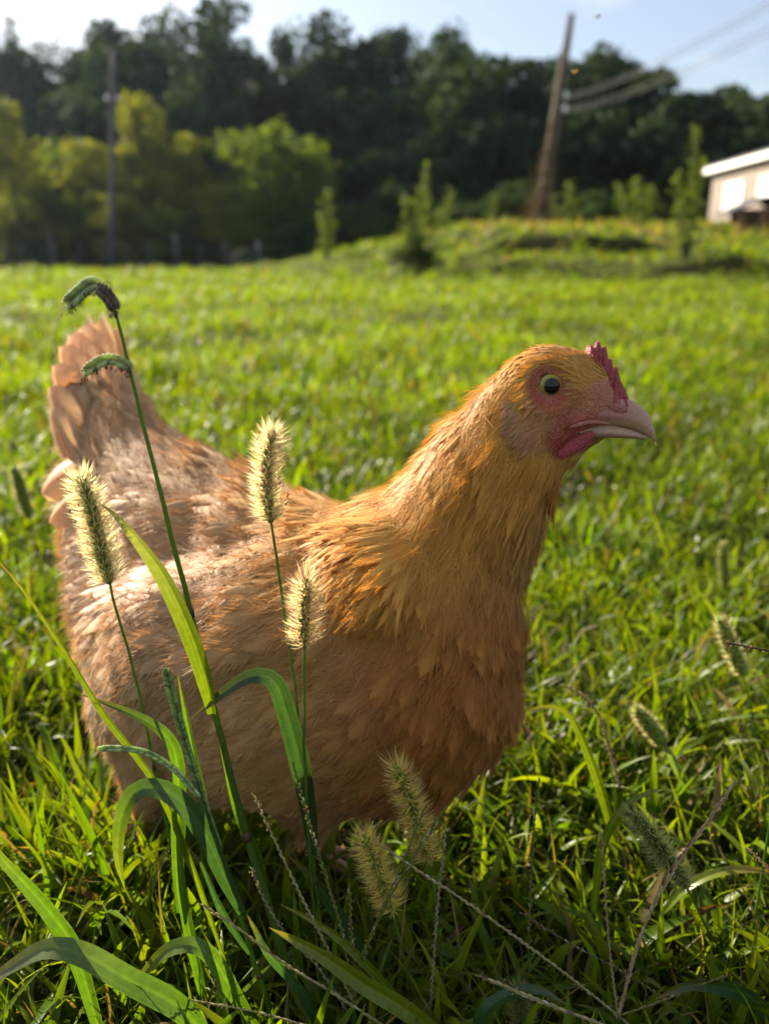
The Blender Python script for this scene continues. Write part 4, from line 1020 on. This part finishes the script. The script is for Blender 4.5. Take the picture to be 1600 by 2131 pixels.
# ---- legs
def leg(top, foot, yaw):
    top, foot = np.array(top), np.array(foot); d = MB()
    d.tube(spline([top, top*.6+foot*.4+np.array([.003, 0, 0]), foot+np.array([0, 0, .006])], 12), np.interp(np.linspace(0, 1, 12), [0, .2, .8, 1], [.0095, .0070, .0066, .0075]), 9, c=(.5, .28, .2))
    l_ = d.build('leg', M['shank'], hen)
    for a, ln in [(0, .055), (.6, .045), (-.6, .045), (math.pi, .024)]:
        dr = np.array([math.cos(yaw+a), math.sin(yaw+a), 0]); tm = MB()
        pts = spline([foot+np.array([0, 0, .007]), foot+dr*ln*.4+np.array([0, 0, .010]), foot+dr*ln*.8+np.array([0, 0, .006]), foot+dr*ln+np.array([0, 0, .005])], 9)
        tm.tube(pts, np.linspace(.0058, .0032, 9), 7, c=(.5, .28, .2)); tm.tube(spline([pts[-1], pts[-1]+dr*.006+np.array([0, 0, .001]), pts[-1]+dr*.012+np.array([0, 0, -.004])], 5), np.linspace(.0024, .0004, 5), 5, c=(.5, .4, .3))
        obj('toe', tm.mesh('toe', True, parent_loc(hen)), M['shank'], l_)
yaw = math.atan2(body_ax[1], body_ax[0])
ft = ground_px(310, 1815); leg(Pz(308, 1640, .60), (ft.x, ft.y, 0), yaw)
ft = ground_px(650, 1800); leg(Pz(668, 1670, .56), (ft.x, ft.y, 0), yaw+.1)

# ------------------------------------------------------------------ foreground grasses, each plant its own thing
GREEN = np.array([.052, .105, .010]); LIME = np.array([.115, .165, .008]); BLUE = np.array([.022, .052, .018]); STRAW = np.array([.44, .35, .18]); PURP = np.array([.18, .06, .08]); TAN = np.array([.34, .31, .14])
pr = random.Random(21); prn = np.random.default_rng(21)
def W3(pts, Y):
    return [np.array(P(p_[0], p_[1], p_[2] if len(p_) > 2 else Y)) for p_ in pts]
def plant(name, label, cat, foot, Y, group=None):
    x = P(foot[0], foot[1], Y).x
    return thing(name, label, cat, (x, Y, 0.0), group)
def stem(t, pts, Y, r=.0010, r1=.0007, col=(.085, .15, .022), nodes=True):
    w = W3(pts, Y); last = w[-1]
    if last[2] > .004: w.append(np.array([last[0]+(last[0]-w[-2][0])*.4, last[1], -.004]))
    p = spline(w, 34); p = p+prn.normal(0, .00015, p.shape)
    f = np.linspace(0, 1, 34); rad = r1+(r-r1)*f; c = np.array(col)[None]*(1+.12*np.sin(f*9))[:, None]; c = np.repeat(c, 8, 0); c = np.vstack([c, c[:1], c[-1:]])
    m = MB(); m.tube(p, rad, 8, c=c)
    if nodes:
        for k in (12, 22): m.tube([p[k]-(p[k+1]-p[k])*.25, p[k], p[k]+(p[k+1]-p[k])*.25], [rad[k]*1.05, rad[k]*1.45, rad[k]*1.05], 8, c=np.array([.10, .07, .03]))
    return m.build('stem', M['weed'], t)
def leaf(t, pts, Y, wpx, col=LIME, turn=0.35, fold=.35, tip=None, n=30, turn1=None, name='leaf'):
    """arching blade: first point is the root, last point the tip; wpx = widest width in photo pixels"""
    w = W3(pts, Y); p = spline(w, n); f = np.linspace(0, 1, n); T = nrm(np.gradient(p, axis=0))
    view = nrm(np.array([0, 0, H])-p); s0 = nrm(np.cross(T, view)); nn = nrm(np.cross(s0, T))
    an = np.linspace(turn, turn if turn1 is None else turn1, n)[:, None]; s = s0*np.cos(an)+nn*np.sin(an); up = nrm(np.cross(s, T))
    wd = wpx/F*np.mean([q_[1] for q_ in w])*1.02*np.interp(f, [0, .12, .35, .65, .88, 1], [.45, .75, 1, .86, .42, .02])*.5
    us = np.array([-1, -.82, -.66, -.5, -.34, -.2, -.07, .07, .2, .34, .5, .66, .82, 1.]); K = len(us)
    ripple = .05*np.sin(f*17+prn.random()*6)[:, None]
    v = p[:, None, :]+s[:, None, :]*(wd[:, None]*us)[..., None]+up[:, None, :]*(wd[:, None]*(np.abs(us)*fold-.02+ripple*us))[..., None]
    c = np.array(col)[None, None]*(np.where(np.abs(us) < .1, 1.35, prn.uniform(.8, 1.15, K))*np.where(np.abs(us) > .95, 1.25, 1))[None, :, None]*(1+.10*np.sin(f*7+prn.random()*6))[:, None, None]
    br = f[:, None, None]**9*prn.uniform(.3, .9); c = c*(1-br)+np.array([.22, .13, .05])*br
    if tip is not None: c = c*(1-f**3)[:, None, None]+np.array(tip)[None, None]*(f**3)[:, None, None]
    q = [(i*K+j, i*K+j+1, (i+1)*K+j+1, (i+1)*K+j) for i in range(n-1) for j in range(K-1)]
    m = MB(); m.add(v.reshape(-1, 3), q, c=(c+0*v).reshape(-1, 3)); return m.build(name, M['weed'], t)
def foxtail(t, pts, Y, core_px, bris_px, seedcol=(.20, .27, .03), briscol=(.74, .68, .42), nb=1000, rows=30, purple=.05):
    """pts from the foot of the head to its tip"""
    w = W3(pts, Y); p = spline(w, 40); zc = np.mean([q_[1] for q_ in w]); r0 = core_px/F*zc*.5; bl = bris_px/F*zc; T, A, B = frames(p)
    prof = lambda f: np.interp(f, [0, .08, .3, .7, .93, 1], [.45, .85, 1, .9, .55, .15])
    sd = MB(); sd.tube(p, r0*.55*prof(np.linspace(0, 1, 40)), 6, c=np.array(seedcol)*.7)
    for i in range(rows):
        for j in range(8):
            f = (i+.5*(j % 2)+pr.uniform(-.2, .2)+.3)/rows; f = min(max(f, .01), .985); k = f*39; a = 2*math.pi*(j+.4*i)/8+pr.uniform(-.2, .2)
            i0 = int(k); c = p[i0]+(p[min(i0+1, 39)]-p[i0])*(k-i0); o = A[i0]*math.cos(a)+B[i0]*math.sin(a); rr = r0*prof(f); d = nrm(o*.55+T[i0]*.85); sdv = np.cross(o, T[i0])
            L = r0*.52; sd.ell(c+o*rr*.72, [sdv*L*.45, nrm(np.cross(sdv, d))*L*.42, d*L], 5, 4, np.array(seedcol)*pr.uniform(.75, 1.3))
    h = sd.build('seed_head', M['seed'], t)
    n = nb; f = prn.random(n)*.985; k = f*39; i0 = k.astype(int); fr = (k-i0)[:, None]; c = p[i0]*(1-fr)+p[np.minimum(i0+1, 39)]*fr; a = prn.random(n)*6.283
    o = A[i0]*np.cos(a)[:, None]+B[i0]*np.sin(a)[:, None]; d = nrm(o+T[i0]*prn.uniform(.12, .75, n)[:, None]+prn.normal(0, .13, (n, 3)))
    top = np.clip((f-.85)/.15, 0, 1)[:, None]; d = nrm(d*(1-top*.6)+T[i0]*top*.6)
    L = (bl*prn.uniform(.65, 1.15, n))[:, None]; s = c+o*(r0*.55*prof(f))[:, None]; sv = nrm(np.cross(d, prn.normal(size=(n, 3))))*.0002
    bend = T[i0]*L*.10
    v = np.stack([s-sv, s+sv, s+d*L*.55+sv*.8, s+d*L*.55-sv*.8, s+d*L+bend], 1).reshape(-1, 3); ob = np.arange(n)*5
    cc = np.array(briscol)[None]*prn.uniform(.7, 1.2, (n, 1)); pu = prn.random(n) < purple; cc[pu] = np.array([.34, .12, .14]); cc = np.repeat(cc, 5, 0)
    m = MB(); m.add(v, np.stack([ob, ob+1, ob+2, ob+3], 1), np.stack([ob+3, ob+2, ob+4], 1), cc)
    # anther specks clinging to the bristles
    for k in range(14 if purple > .03 else 5):
        e = v[ob[pr.randrange(n)]+4]; m.ell(e, [(.0005, 0, 0), (0, .0005, 0), (.0003, 0, .0010)], 5, 4, PURP*pr.uniform(.7, 2) if pr.random() < .6 else np.array([.5, .25, .12]))
    b = obj('bristles', m.mesh('bristles', True, parent_loc(t)), M['bristle'], h); b['kind'] = 'stuff'
    return h
def raceme(t, pts, Y, wpx, col=(.16, .20, .07), anth=40, down=True, zig=2):
    """one-sided finger of overlapping flat spikelets, dallisgrass style"""
    w = W3(pts, Y); zc = np.mean([q_[1] for q_ in w]); r = wpx/F*zc*.5; p0 = spline(w, 60); Ln = np.linalg.norm(np.diff(p0, axis=0), axis=1).sum(); n = max(12, int(Ln/(r*.72))); p = spline(w, n); T, A, B = frames(p)
    m = MB(); m.tube(p, np.linspace(r*.3, r*.18, n), 6, c=np.array(col)*.8)
    for i in range(n-1):
        for sg in (-1, 1):
            up = np.array([0, 0, 1.]); sdv = nrm(np.cross(T[i], np.array([0, 1, .2]))); d = nrm(T[i]*.9+sdv*sg*.45+np.array([0, -.25, 0])); e = min(1, (n-i)/6+.35)
            L = r*1.0*e; c = p[i]+sdv*sg*r*.56*e+np.array([0, -r*.25, 0])+(p[i+1]-p[i])*(.5 if sg > 0 else 0); n2 = nrm(np.cross(d, sdv))
            m.ell(c, [nrm(np.cross(n2, d))*L*.52, n2*L*.40, d*L*.95], 7, 5, np.array(col)*pr.uniform(.55, 1.5))
    h = m.build('raceme', M['seed'], t)
    if anth:
        a = MB()
        for k in range(anth):
            i = pr.randrange(n); e = p[i]+np.array([pr.gauss(0, r*.4), -pr.random()*r, (-1 if down else pr.choice((-1, 1)))*r*pr.uniform(.8, 2.0)])
            a.ell(e, [(.0003, 0, 0), (0, .0003, 0), (pr.gauss(0, .0004), 0, .0008)], 5, 4, np.array([.05, .018, .03])*pr.uniform(.5, 2.4)); a.tube([p[i], e], .00012, 3, c=(.3, .25, .2))
        b = obj('anthers', a.mesh('anthers', True, parent_loc(t)), M['seed'], h); b['kind'] = 'stuff'
    return h
def spike(t, pts, Y, wpx=9, col=LIME, col2=STRAW, mix=.3, name='spike', bits=14):
    """slender crabgrass finger: pressed spikelets alternating along a thin axis; first point = tip"""
    w = W3(pts, Y); zc = np.mean([q_[1] for q_ in w]); r = wpx/F*zc*.5; p0 = spline(w, 60); Ln = np.linalg.norm(np.diff(p0, axis=0), axis=1).sum(); n = max(16, int(Ln/.0022)); p = spline(w, n); T, A, B = frames(p); T = -T
    m = MB(); m.tube(p, np.linspace(r*.35, r*.6, n), 5, c=np.array(col)*.9)
    for i in range(n):
        sg = 1 if i % 2 else -1; a = pr.uniform(-.5, .5); s = A[i]*math.cos(a)+B[i]*math.sin(a); e = min(1, .45+i/6)
        d = nrm(T[i]+s*sg*.16); L = .0019*pr.uniform(.85, 1.2)*max(.8, r/.0011); c = np.array(col)*(1-mix)+np.array(col2)*mix; c = c*pr.uniform(.7, 1.35)
        if pr.random() < .12: c = PURP*pr.uniform(.8, 1.6)
        if pr.random() < .10: c = np.array([.5, .46, .36])
        m.ell(p[i]+s*sg*r*.42, [s*r*.48*e, np.cross(s, T[i])*r*.48*e, d*L], 5, 4, c)
    for k in range(bits):
        i = pr.randrange(n); e = p[i]+A[i]*pr.choice((-1, 1))*r*pr.uniform(.9, 1.8)+B[i]*pr.gauss(0, r*.5); m.ell(e, [(.0004, 0, 0), (0, .0004, 0), (0, 0, .0008)], 4, 3, np.array([.45, .26, .16])*pr.uniform(.6, 1.2))
    return m.build(name, M['seed'], t)
GF = 'foxtail grasses in the foreground'; GD = 'seeding grasses in the foreground'; GC = 'crabgrass seed fingers in the foreground'; GL = 'broad grass leaves in the foreground'

# foxtails in front of the hen
t = plant('foxtail_grass', 'tall foxtail with glowing pale bristles in front of the hen tail end', 'foxtail', (445, 2105), .372, GF)
foxtail(t, [(228, 1212), (212, 1150), (190, 1060), (166, 990)], .372, 34, 44, nb=1900); stem(t, [(228, 1212), (265, 1345), (300, 1490), (332, 1650), (368, 1800), (410, 1960), (445, 2105)], .372)
t = plant('foxtail_grass', 'slender foxtail standing before the dip of the hen back', 'foxtail', (690, 2105), .375, GF)
foxtail(t, [(564, 1085), (556, 1030), (556, 960), (568, 896)], .375, 28, 40, nb=1500, briscol=(.76, .66, .42)); stem(t, [(564, 1085), (590, 1260), (612, 1420), (628, 1560), (645, 1720), (665, 1900), (690, 2105)], .375, .0009)
t = plant('foxtail_grass', 'short foxtail with long tan bristles in front of the hen flank', 'foxtail', (668, 2105), .362, GF)
foxtail(t, [(634, 1345), (632, 1300), (636, 1250), (637, 1205)], .362, 27, 46, nb=1000, briscol=(.74, .60, .36), rows=22); stem(t, [(634, 1345), (633, 1460), (634, 1580), (642, 1740), (655, 1920), (668, 2105)], .362, .0009)
leaf(t, [(652, 1780), (645, 1700), (625, 1590), (598, 1490), (570, 1418), (520, 1408), (455, 1450), (395, 1500)], .366, 50, BLUE, .5, .25, turn1=-.4)
t = plant('foxtail_grass', 'leaning foxtail with brownish bristles under the hen breast', 'foxtail', (930, 2105), .375, GF)
foxtail(t, [(892, 1790), (872, 1730), (848, 1650), (822, 1592)], .375, 36, 50, nb=1500, briscol=(.78, .66, .24), purple=.12); stem(t, [(892, 1790), (903, 1860), (915, 1980), (930, 2105)], .375)
t = plant('foxtail_grass', 'bushy foxtail low at the bottom centre, left of its leaning neighbour', 'foxtail', (880, 2125), .360, GF)
foxtail(t, [(818, 1893), (800, 1850), (778, 1790), (757, 1742)], .360, 38, 50, nb=1500, briscol=(.80, .70, .24), purple=.12); stem(t, [(818, 1893), (835, 1970), (855, 2050), (880, 2125)], .360)
# foxtails to the right
t = plant('foxtail_grass', 'pale foxtail at the right edge level with the hen belly', 'foxtail', (1590, 1650), .60, GF)
foxtail(t, [(1545, 1402), (1528, 1365), (1510, 1325), (1497, 1288)], .60, 34, 22, nb=800, briscol=(.66, .62, .30)); stem(t, [(1545, 1402), (1560, 1470), (1578, 1570), (1590, 1650)], .60, .0014)
t = plant('foxtail_grass', 'small pale nodding foxtail right of the hen breast', 'foxtail', (1470, 1700), .55, GF)
foxtail(t, [(1378, 1548), (1362, 1525), (1340, 1498), (1322, 1475)], .55, 38, 20, nb=700, briscol=(.66, .62, .30), rows=18); stem(t, [(1378, 1548), (1400, 1600), (1435, 1660), (1470, 1700)], .55, .0012)
leaf(t, [(1455, 1690), (1420, 1620), (1385, 1555), (1362, 1540)], .545, 24, np.array([.12, .17, .07]), .3)
t = plant('foxtail_grass', 'dark green foxtail with long soft bristles at the lower right', 'foxtail', (1570, 2090), .395, GF)
foxtail(t, [(1428, 1845), (1398, 1800), (1358, 1745), (1318, 1695)], .395, 40, 44, seedcol=(.13, .17, .03), nb=900, briscol=(.42, .44, .17), purple=.02); stem(t, [(1428, 1845), (1470, 1930), (1520, 2010), (1570, 2090)], .395)
t = plant('foxtail_grass', 'blurred yellow foxtail far right above the grass', 'foxtail', (1512, 1330), .95, GF)
foxtail(t, [(1507, 1222), (1505, 1190), (1503, 1160), (1503, 1130)], .95, 24, 14, nb=400, briscol=(.5, .46, .2), rows=16); stem(t, [(1507, 1222), (1510, 1280), (1512, 1330)], .95, .0016)
t = plant('foxtail_grass', 'blurred foxtail behind the hen tail at the left edge', 'foxtail', (90, 1230), .95, GF)
foxtail(t, [(62, 1075), (50, 1040), (40, 1005), (30, 975)], .95, 26, 16, nb=400, briscol=(.5, .46, .25), rows=16); stem(t, [(62, 1075), (78, 1150), (90, 1230)], .95, .0016)
t = plant('foxtail_grass', 'dim foxtail at the bottom edge right of centre', 'foxtail', (1105, 2290), .34, GF)
foxtail(t, [(1092, 2160), (1088, 2120), (1082, 2085), (1078, 2055)], .34, 40, 40, seedcol=(.07, .11, .02), nb=600, briscol=(.28, .27, .10)); stem(t, [(1092, 2160), (1105, 2290)], .34)

# the tall dallisgrass stalk
t = plant('dallisgrass', 'tallest grass stalk with three drooping dark-specked seed fingers before the tail', 'grass plant', (625, 2105), .370, GD)
stem(t, [(205, 588), (222, 598), (240, 645), (285, 830), (330, 1010), (395, 1265), (440, 1450), (500, 1690), (545, 1840), (590, 1990), (625, 2105)], .370, .0030, .0006)
raceme(t, [(202, 590), (190, 592), (165, 612), (137, 638)], .370, 26, (.38, .44, .21), 34); raceme(t, [(212, 604), (222, 612), (233, 626), (241, 642)], .366, 26, (.17, .12, .09), 60, False); raceme(t, [(268, 762), (240, 748), (212, 752), (172, 778)], .370, 22, (.38, .44, .20), 44)
leaf(t, [(442, 1485), (432, 1430), (402, 1330), (345, 1205), (280, 1115), (238, 1068), (205, 1046)], .366, 46, LIME*.85, .35, .4, tip=(.30, .30, .16), turn1=.7)
leaf(t, [(560, 1900), (540, 1800), (500, 1700), (470, 1580), (448, 1488)], .3725, 26, GREEN*1.2, 0, .6)
t = plant('dallisgrass', 'young grass plant with two smooth green seed fingers low at left', 'grass plant', (560, 2100), .355, GD)
stem(t, [(412, 1655), (445, 1755), (490, 1880), (525, 1990), (560, 2100)], .355, .0018, .0010)
raceme(t, [(412, 1655), (370, 1605), (310, 1566), (250, 1556), (205, 1557)], .355, 17, (.34, .44, .18), 0); raceme(t, [(455, 1760), (425, 1670), (392, 1560), (365, 1465), (347, 1390)], .357, 20, (.18, .26, .08), 0)
leaf(t, [(470, 1830), (440, 1730), (410, 1600), (388, 1490), (370, 1400)], .358, 22, GREEN*1.3, .2, .7)
leaf(t, [(505, 1900), (470, 1830), (430, 1740), (385, 1675), (330, 1640), (280, 1650), (252, 1710), (248, 1790), (262, 1855)], .350, 50, BLUE*1.3, .45, .25, tip=LIME, turn1=-.35)
leaf(t, [(375, 1900), (372, 1790), (372, 1690), (370, 1590), (345, 1530), (280, 1488), (165, 1443)], .362, 36, GREEN*1.1, .45, .35, turn1=-.5)
leaf(t, [(520, 1985), (460, 1890), (420, 1800), (390, 1760)], .352, 22, BLUE*1.4, .6)
leaf(t, [(430, 2100), (400, 1960), (380, 1850), (372, 1740), (360, 1700)], .358, 30, GREEN*1.2, .3, .5)
t = plant('grass_leaf', 'long narrow blade slanting in from the left edge across the hen rear', 'grass leaf', (470, 2000), .360, GL)
leaf(t, [(470, 2000), (400, 1800), (325, 1630), (220, 1490), (120, 1330), (40, 1215), (-30, 1140)], .360, 19, LIME*.8, .5, .5)
t = plant('grass_leaf', 'broad shiny leaf arching across the bottom left corner', 'grass leaf', (470, 2240), .325, GL)
leaf(t, [(470, 2240), (390, 2110), (260, 2035), (170, 1985), (95, 1975), (20, 2015), (-60, 2070)], .325, 66, GREEN*1.25, .55, .22, turn1=-.5, tip=(.16, .14, .10))
t = plant('grass_leaf', 'broad lime leaf rising at the left edge above the bottom corner', 'grass leaf', (200, 2160), .34, GL)
leaf(t, [(215, 2170), (160, 1985), (110, 1905), (50, 1835), (0, 1780), (-50, 1700)], .34, 44, GREEN*1.25, .3, .4)
t = plant('grass_leaf', 'bent leaf with a brown-flecked tip left of bottom centre', 'grass leaf', (540, 2150), .345, GL)
leaf(t, [(540, 2150), (490, 2070), (440, 1990), (395, 1966), (345, 1980), (300, 2025), (270, 2070)], .345, 44, GREEN*1.2, .5, .25, turn1=-.5, tip=(.16, .17, .03))
t = plant('grass_leaf', 'bright lime leaf lying across the bottom centre', 'grass leaf', (960, 2190), .335, GL)
leaf(t, [(960, 2190), (850, 2105), (760, 2050), (680, 1995), (610, 1955), (560, 1930)], .335, 50, LIME*.95, .25, .3)
t = plant('grass_leaf', 'narrow bright blade above the lime leaf at bottom centre', 'grass leaf', (900, 2180), .345, GL)
leaf(t, [(900, 2180), (810, 2060), (720, 1965), (650, 1915), (580, 1880)], .345, 26, LIME, .3, .5)
t = plant('grass_leaf', 'upright green blade left of the bottom centre seed fingers', 'grass leaf', (700, 2200), .35, GL)
leaf(t, [(700, 2200), (625, 2060), (560, 1985), (530, 1930), (505, 1890)], .35, 30, BLUE*1.5, .5, .4)
t = plant('grass_leaf', 'blue-green leaf standing behind the short foxtail stem', 'grass leaf', (800, 2050), .38, GL)
leaf(t, [(800, 2050), (735, 1950), (690, 1880), (655, 1830), (600, 1780)], .38, 40, BLUE*1.3, .5, .3)
t = plant('grass_leaf', 'arching blue-green leaf at the bottom right of centre', 'grass leaf', (990, 2200), .335, GL)
leaf(t, [(990, 2200), (1000, 2120), (1040, 2080), (1110, 2060), (1180, 2090)], .335, 40, BLUE*1.4, .6, .3)
t = plant('grass_leaf', 'wide shaded leaf spreading at the bottom right corner', 'grass leaf', (1660, 2200), .345, GL)
leaf(t, [(1660, 2200), (1580, 2090), (1500, 2055), (1430, 2050), (1360, 2080)], .345, 52, BLUE*1.2, .6, .3)
t = plant('grass_leaf', 'curved light blade right of the hen breast crossing the dark gap', 'grass leaf', (1230, 1900), .43, GL)
leaf(t, [(1235, 1900), (1255, 1760), (1300, 1680), (1350, 1650), (1395, 1640)], .43, 26, LIME*.9, .4, .3)
t = plant('grass_leaf', 'reddish-edged blade sweeping to the right edge', 'grass leaf', (1380, 1900), .42, GL)
leaf(t, [(1380, 1900), (1430, 1845), (1500, 1815), (1570, 1810), (1640, 1825)], .42, 24, LIME*.9, .4, .3, tip=(.3, .12, .03))
t = plant('grass_leaf', 'arching bright blade beside the hen breast at mid right', 'grass leaf', (1290, 1800), .50, GL)
leaf(t, [(1290, 1800), (1255, 1660), (1220, 1560), (1185, 1490), (1140, 1470), (1090, 1480)], .50, 26, LIME*.85, .4, .3)

# crabgrass fingers
t = plant('crabgrass', 'crabgrass with five slender green fingers spreading from one stem at bottom centre', 'crabgrass', (742, 2180), .345, GC)
stem(t, [(736, 2085), (742, 2180)], .345, .0012, .0010, nodes=False)
for pts, c, mx in [([(608, 1582), (640, 1700), (680, 1830), (712, 1940), (736, 2085)], LIME, .3), ([(528, 1655), (570, 1745), (625, 1860), (680, 1970), (736, 2085)], TAN, .5), ([(727, 1840), (730, 1920), (735, 2000), (736, 2085)], LIME, .2), ([(928, 1680), (850, 1800), (790, 1910), (750, 2000), (736, 2085)], LIME, .2), ([(886, 1675), (840, 1790), (800, 1880), (760, 1980), (736, 2085)], LIME, .3)]:
    spike(t, pts, .345, 10, c, STRAW, mx)
t = plant('crabgrass', 'crabgrass finger cluster with a thick pinkish tan finger at lower right', 'crabgrass', (1290, 2190), .345, GC)
stem(t, [(1285, 2115), (1290, 2190)], .345, .0013, .0011, nodes=False)
for pts, c, mx, w_ in [([(1530, 1625), (1470, 1710), (1400, 1810), (1335, 1940), (1285, 2115)], STRAW, .3, 14), ([(1250, 1730), (1258, 1850), (1268, 1980), (1285, 2115)], TAN, .4, 9), ([(1512, 2030), (1440, 2055), (1370, 2085), (1285, 2115)], LIME, .4, 11)]:
    spike(t, pts, .345, w_, c, np.array([.42, .24, .19]), mx)
for pts, Y, c, mx, w_, lab in [
    ([(420, 1882), (500, 1935), (600, 2010), (700, 2070), (820, 2150)], .33, TAN, .4, 12, 'brownish seed finger crossing low over the lime leaf at left'),
    ([(523, 1805), (550, 1870), (600, 1950), (660, 2010), (720, 2100)], .35, np.array([.16, .20, .10]), .4, 10, 'grey-green seed finger beside the main stalk foot'),
    ([(790, 1755), (870, 1812), (960, 1870), (1080, 1955), (1200, 2045), (1330, 2150)], .345, TAN, .35, 11, 'long purple-tipped finger slanting right from the bushy foxtail'),
    ([(927, 1722), (920, 1800), (910, 1890), (902, 2000), (893, 2130)], .352, np.array([.24, .24, .15]), .4, 9, 'upright whitish seed finger at bottom centre'),
    ([(998, 2030), (1080, 2065), (1180, 2105), (1300, 2150)], .31, TAN, .4, 16, 'thick blurred finger at the bottom right of centre'),
    ([(1122, 1620), (1110, 1720), (1105, 1820), (1100, 1950), (1095, 2080)], .40, LIME, .35, 9, 'thin upright finger with a white tip below the hen breast'),
    ([(318, 2066), (420, 2085), (530, 2105), (640, 2135)], .33, TAN, .3, 10, 'finger lying flat along the bottom edge at left'),
    ([(1508, 1338), (1550, 1345), (1620, 1358)], .42, np.array([.10, .05, .04]), .2, 8, 'dark brown finger poking in from the right edge'),
    ([(1555, 1765), (1590, 1800), (1640, 1850)], .40, STRAW, .3, 9, 'short straw-coloured finger at the right edge low down'),
    ([(345, 1765), (365, 1810), (380, 1850), (400, 1930)], .37, LIME, .2, 10, 'short green finger left of the main stalk near the ground'),
    ([(1170, 1425), (1215, 1450), (1245, 1490), (1262, 1540), (1290, 1640)], .52, TAN, .4, 10, 'drooping brown finger right of the hen breast'),
    ([(1085, 1900), (1180, 1960), (1290, 2020), (1420, 2100)], .37, np.array([.10, .08, .05]), .3, 7, 'thin dark finger crossing the shadow at lower right')]:
    x_, y_ = pts[-1]; t = plant('crabgrass', lab, 'crabgrass', (x_, y_), Y, GC); spike(t, pts, Y, w_, c, STRAW, mx); e = P(x_, y_, Y)
    dx = (pts[-1][0]-pts[-2][0])*.35
    stem(t, [(x_, y_), (x_+dx, y_+60)], Y, .0009, .0007, nodes=False)
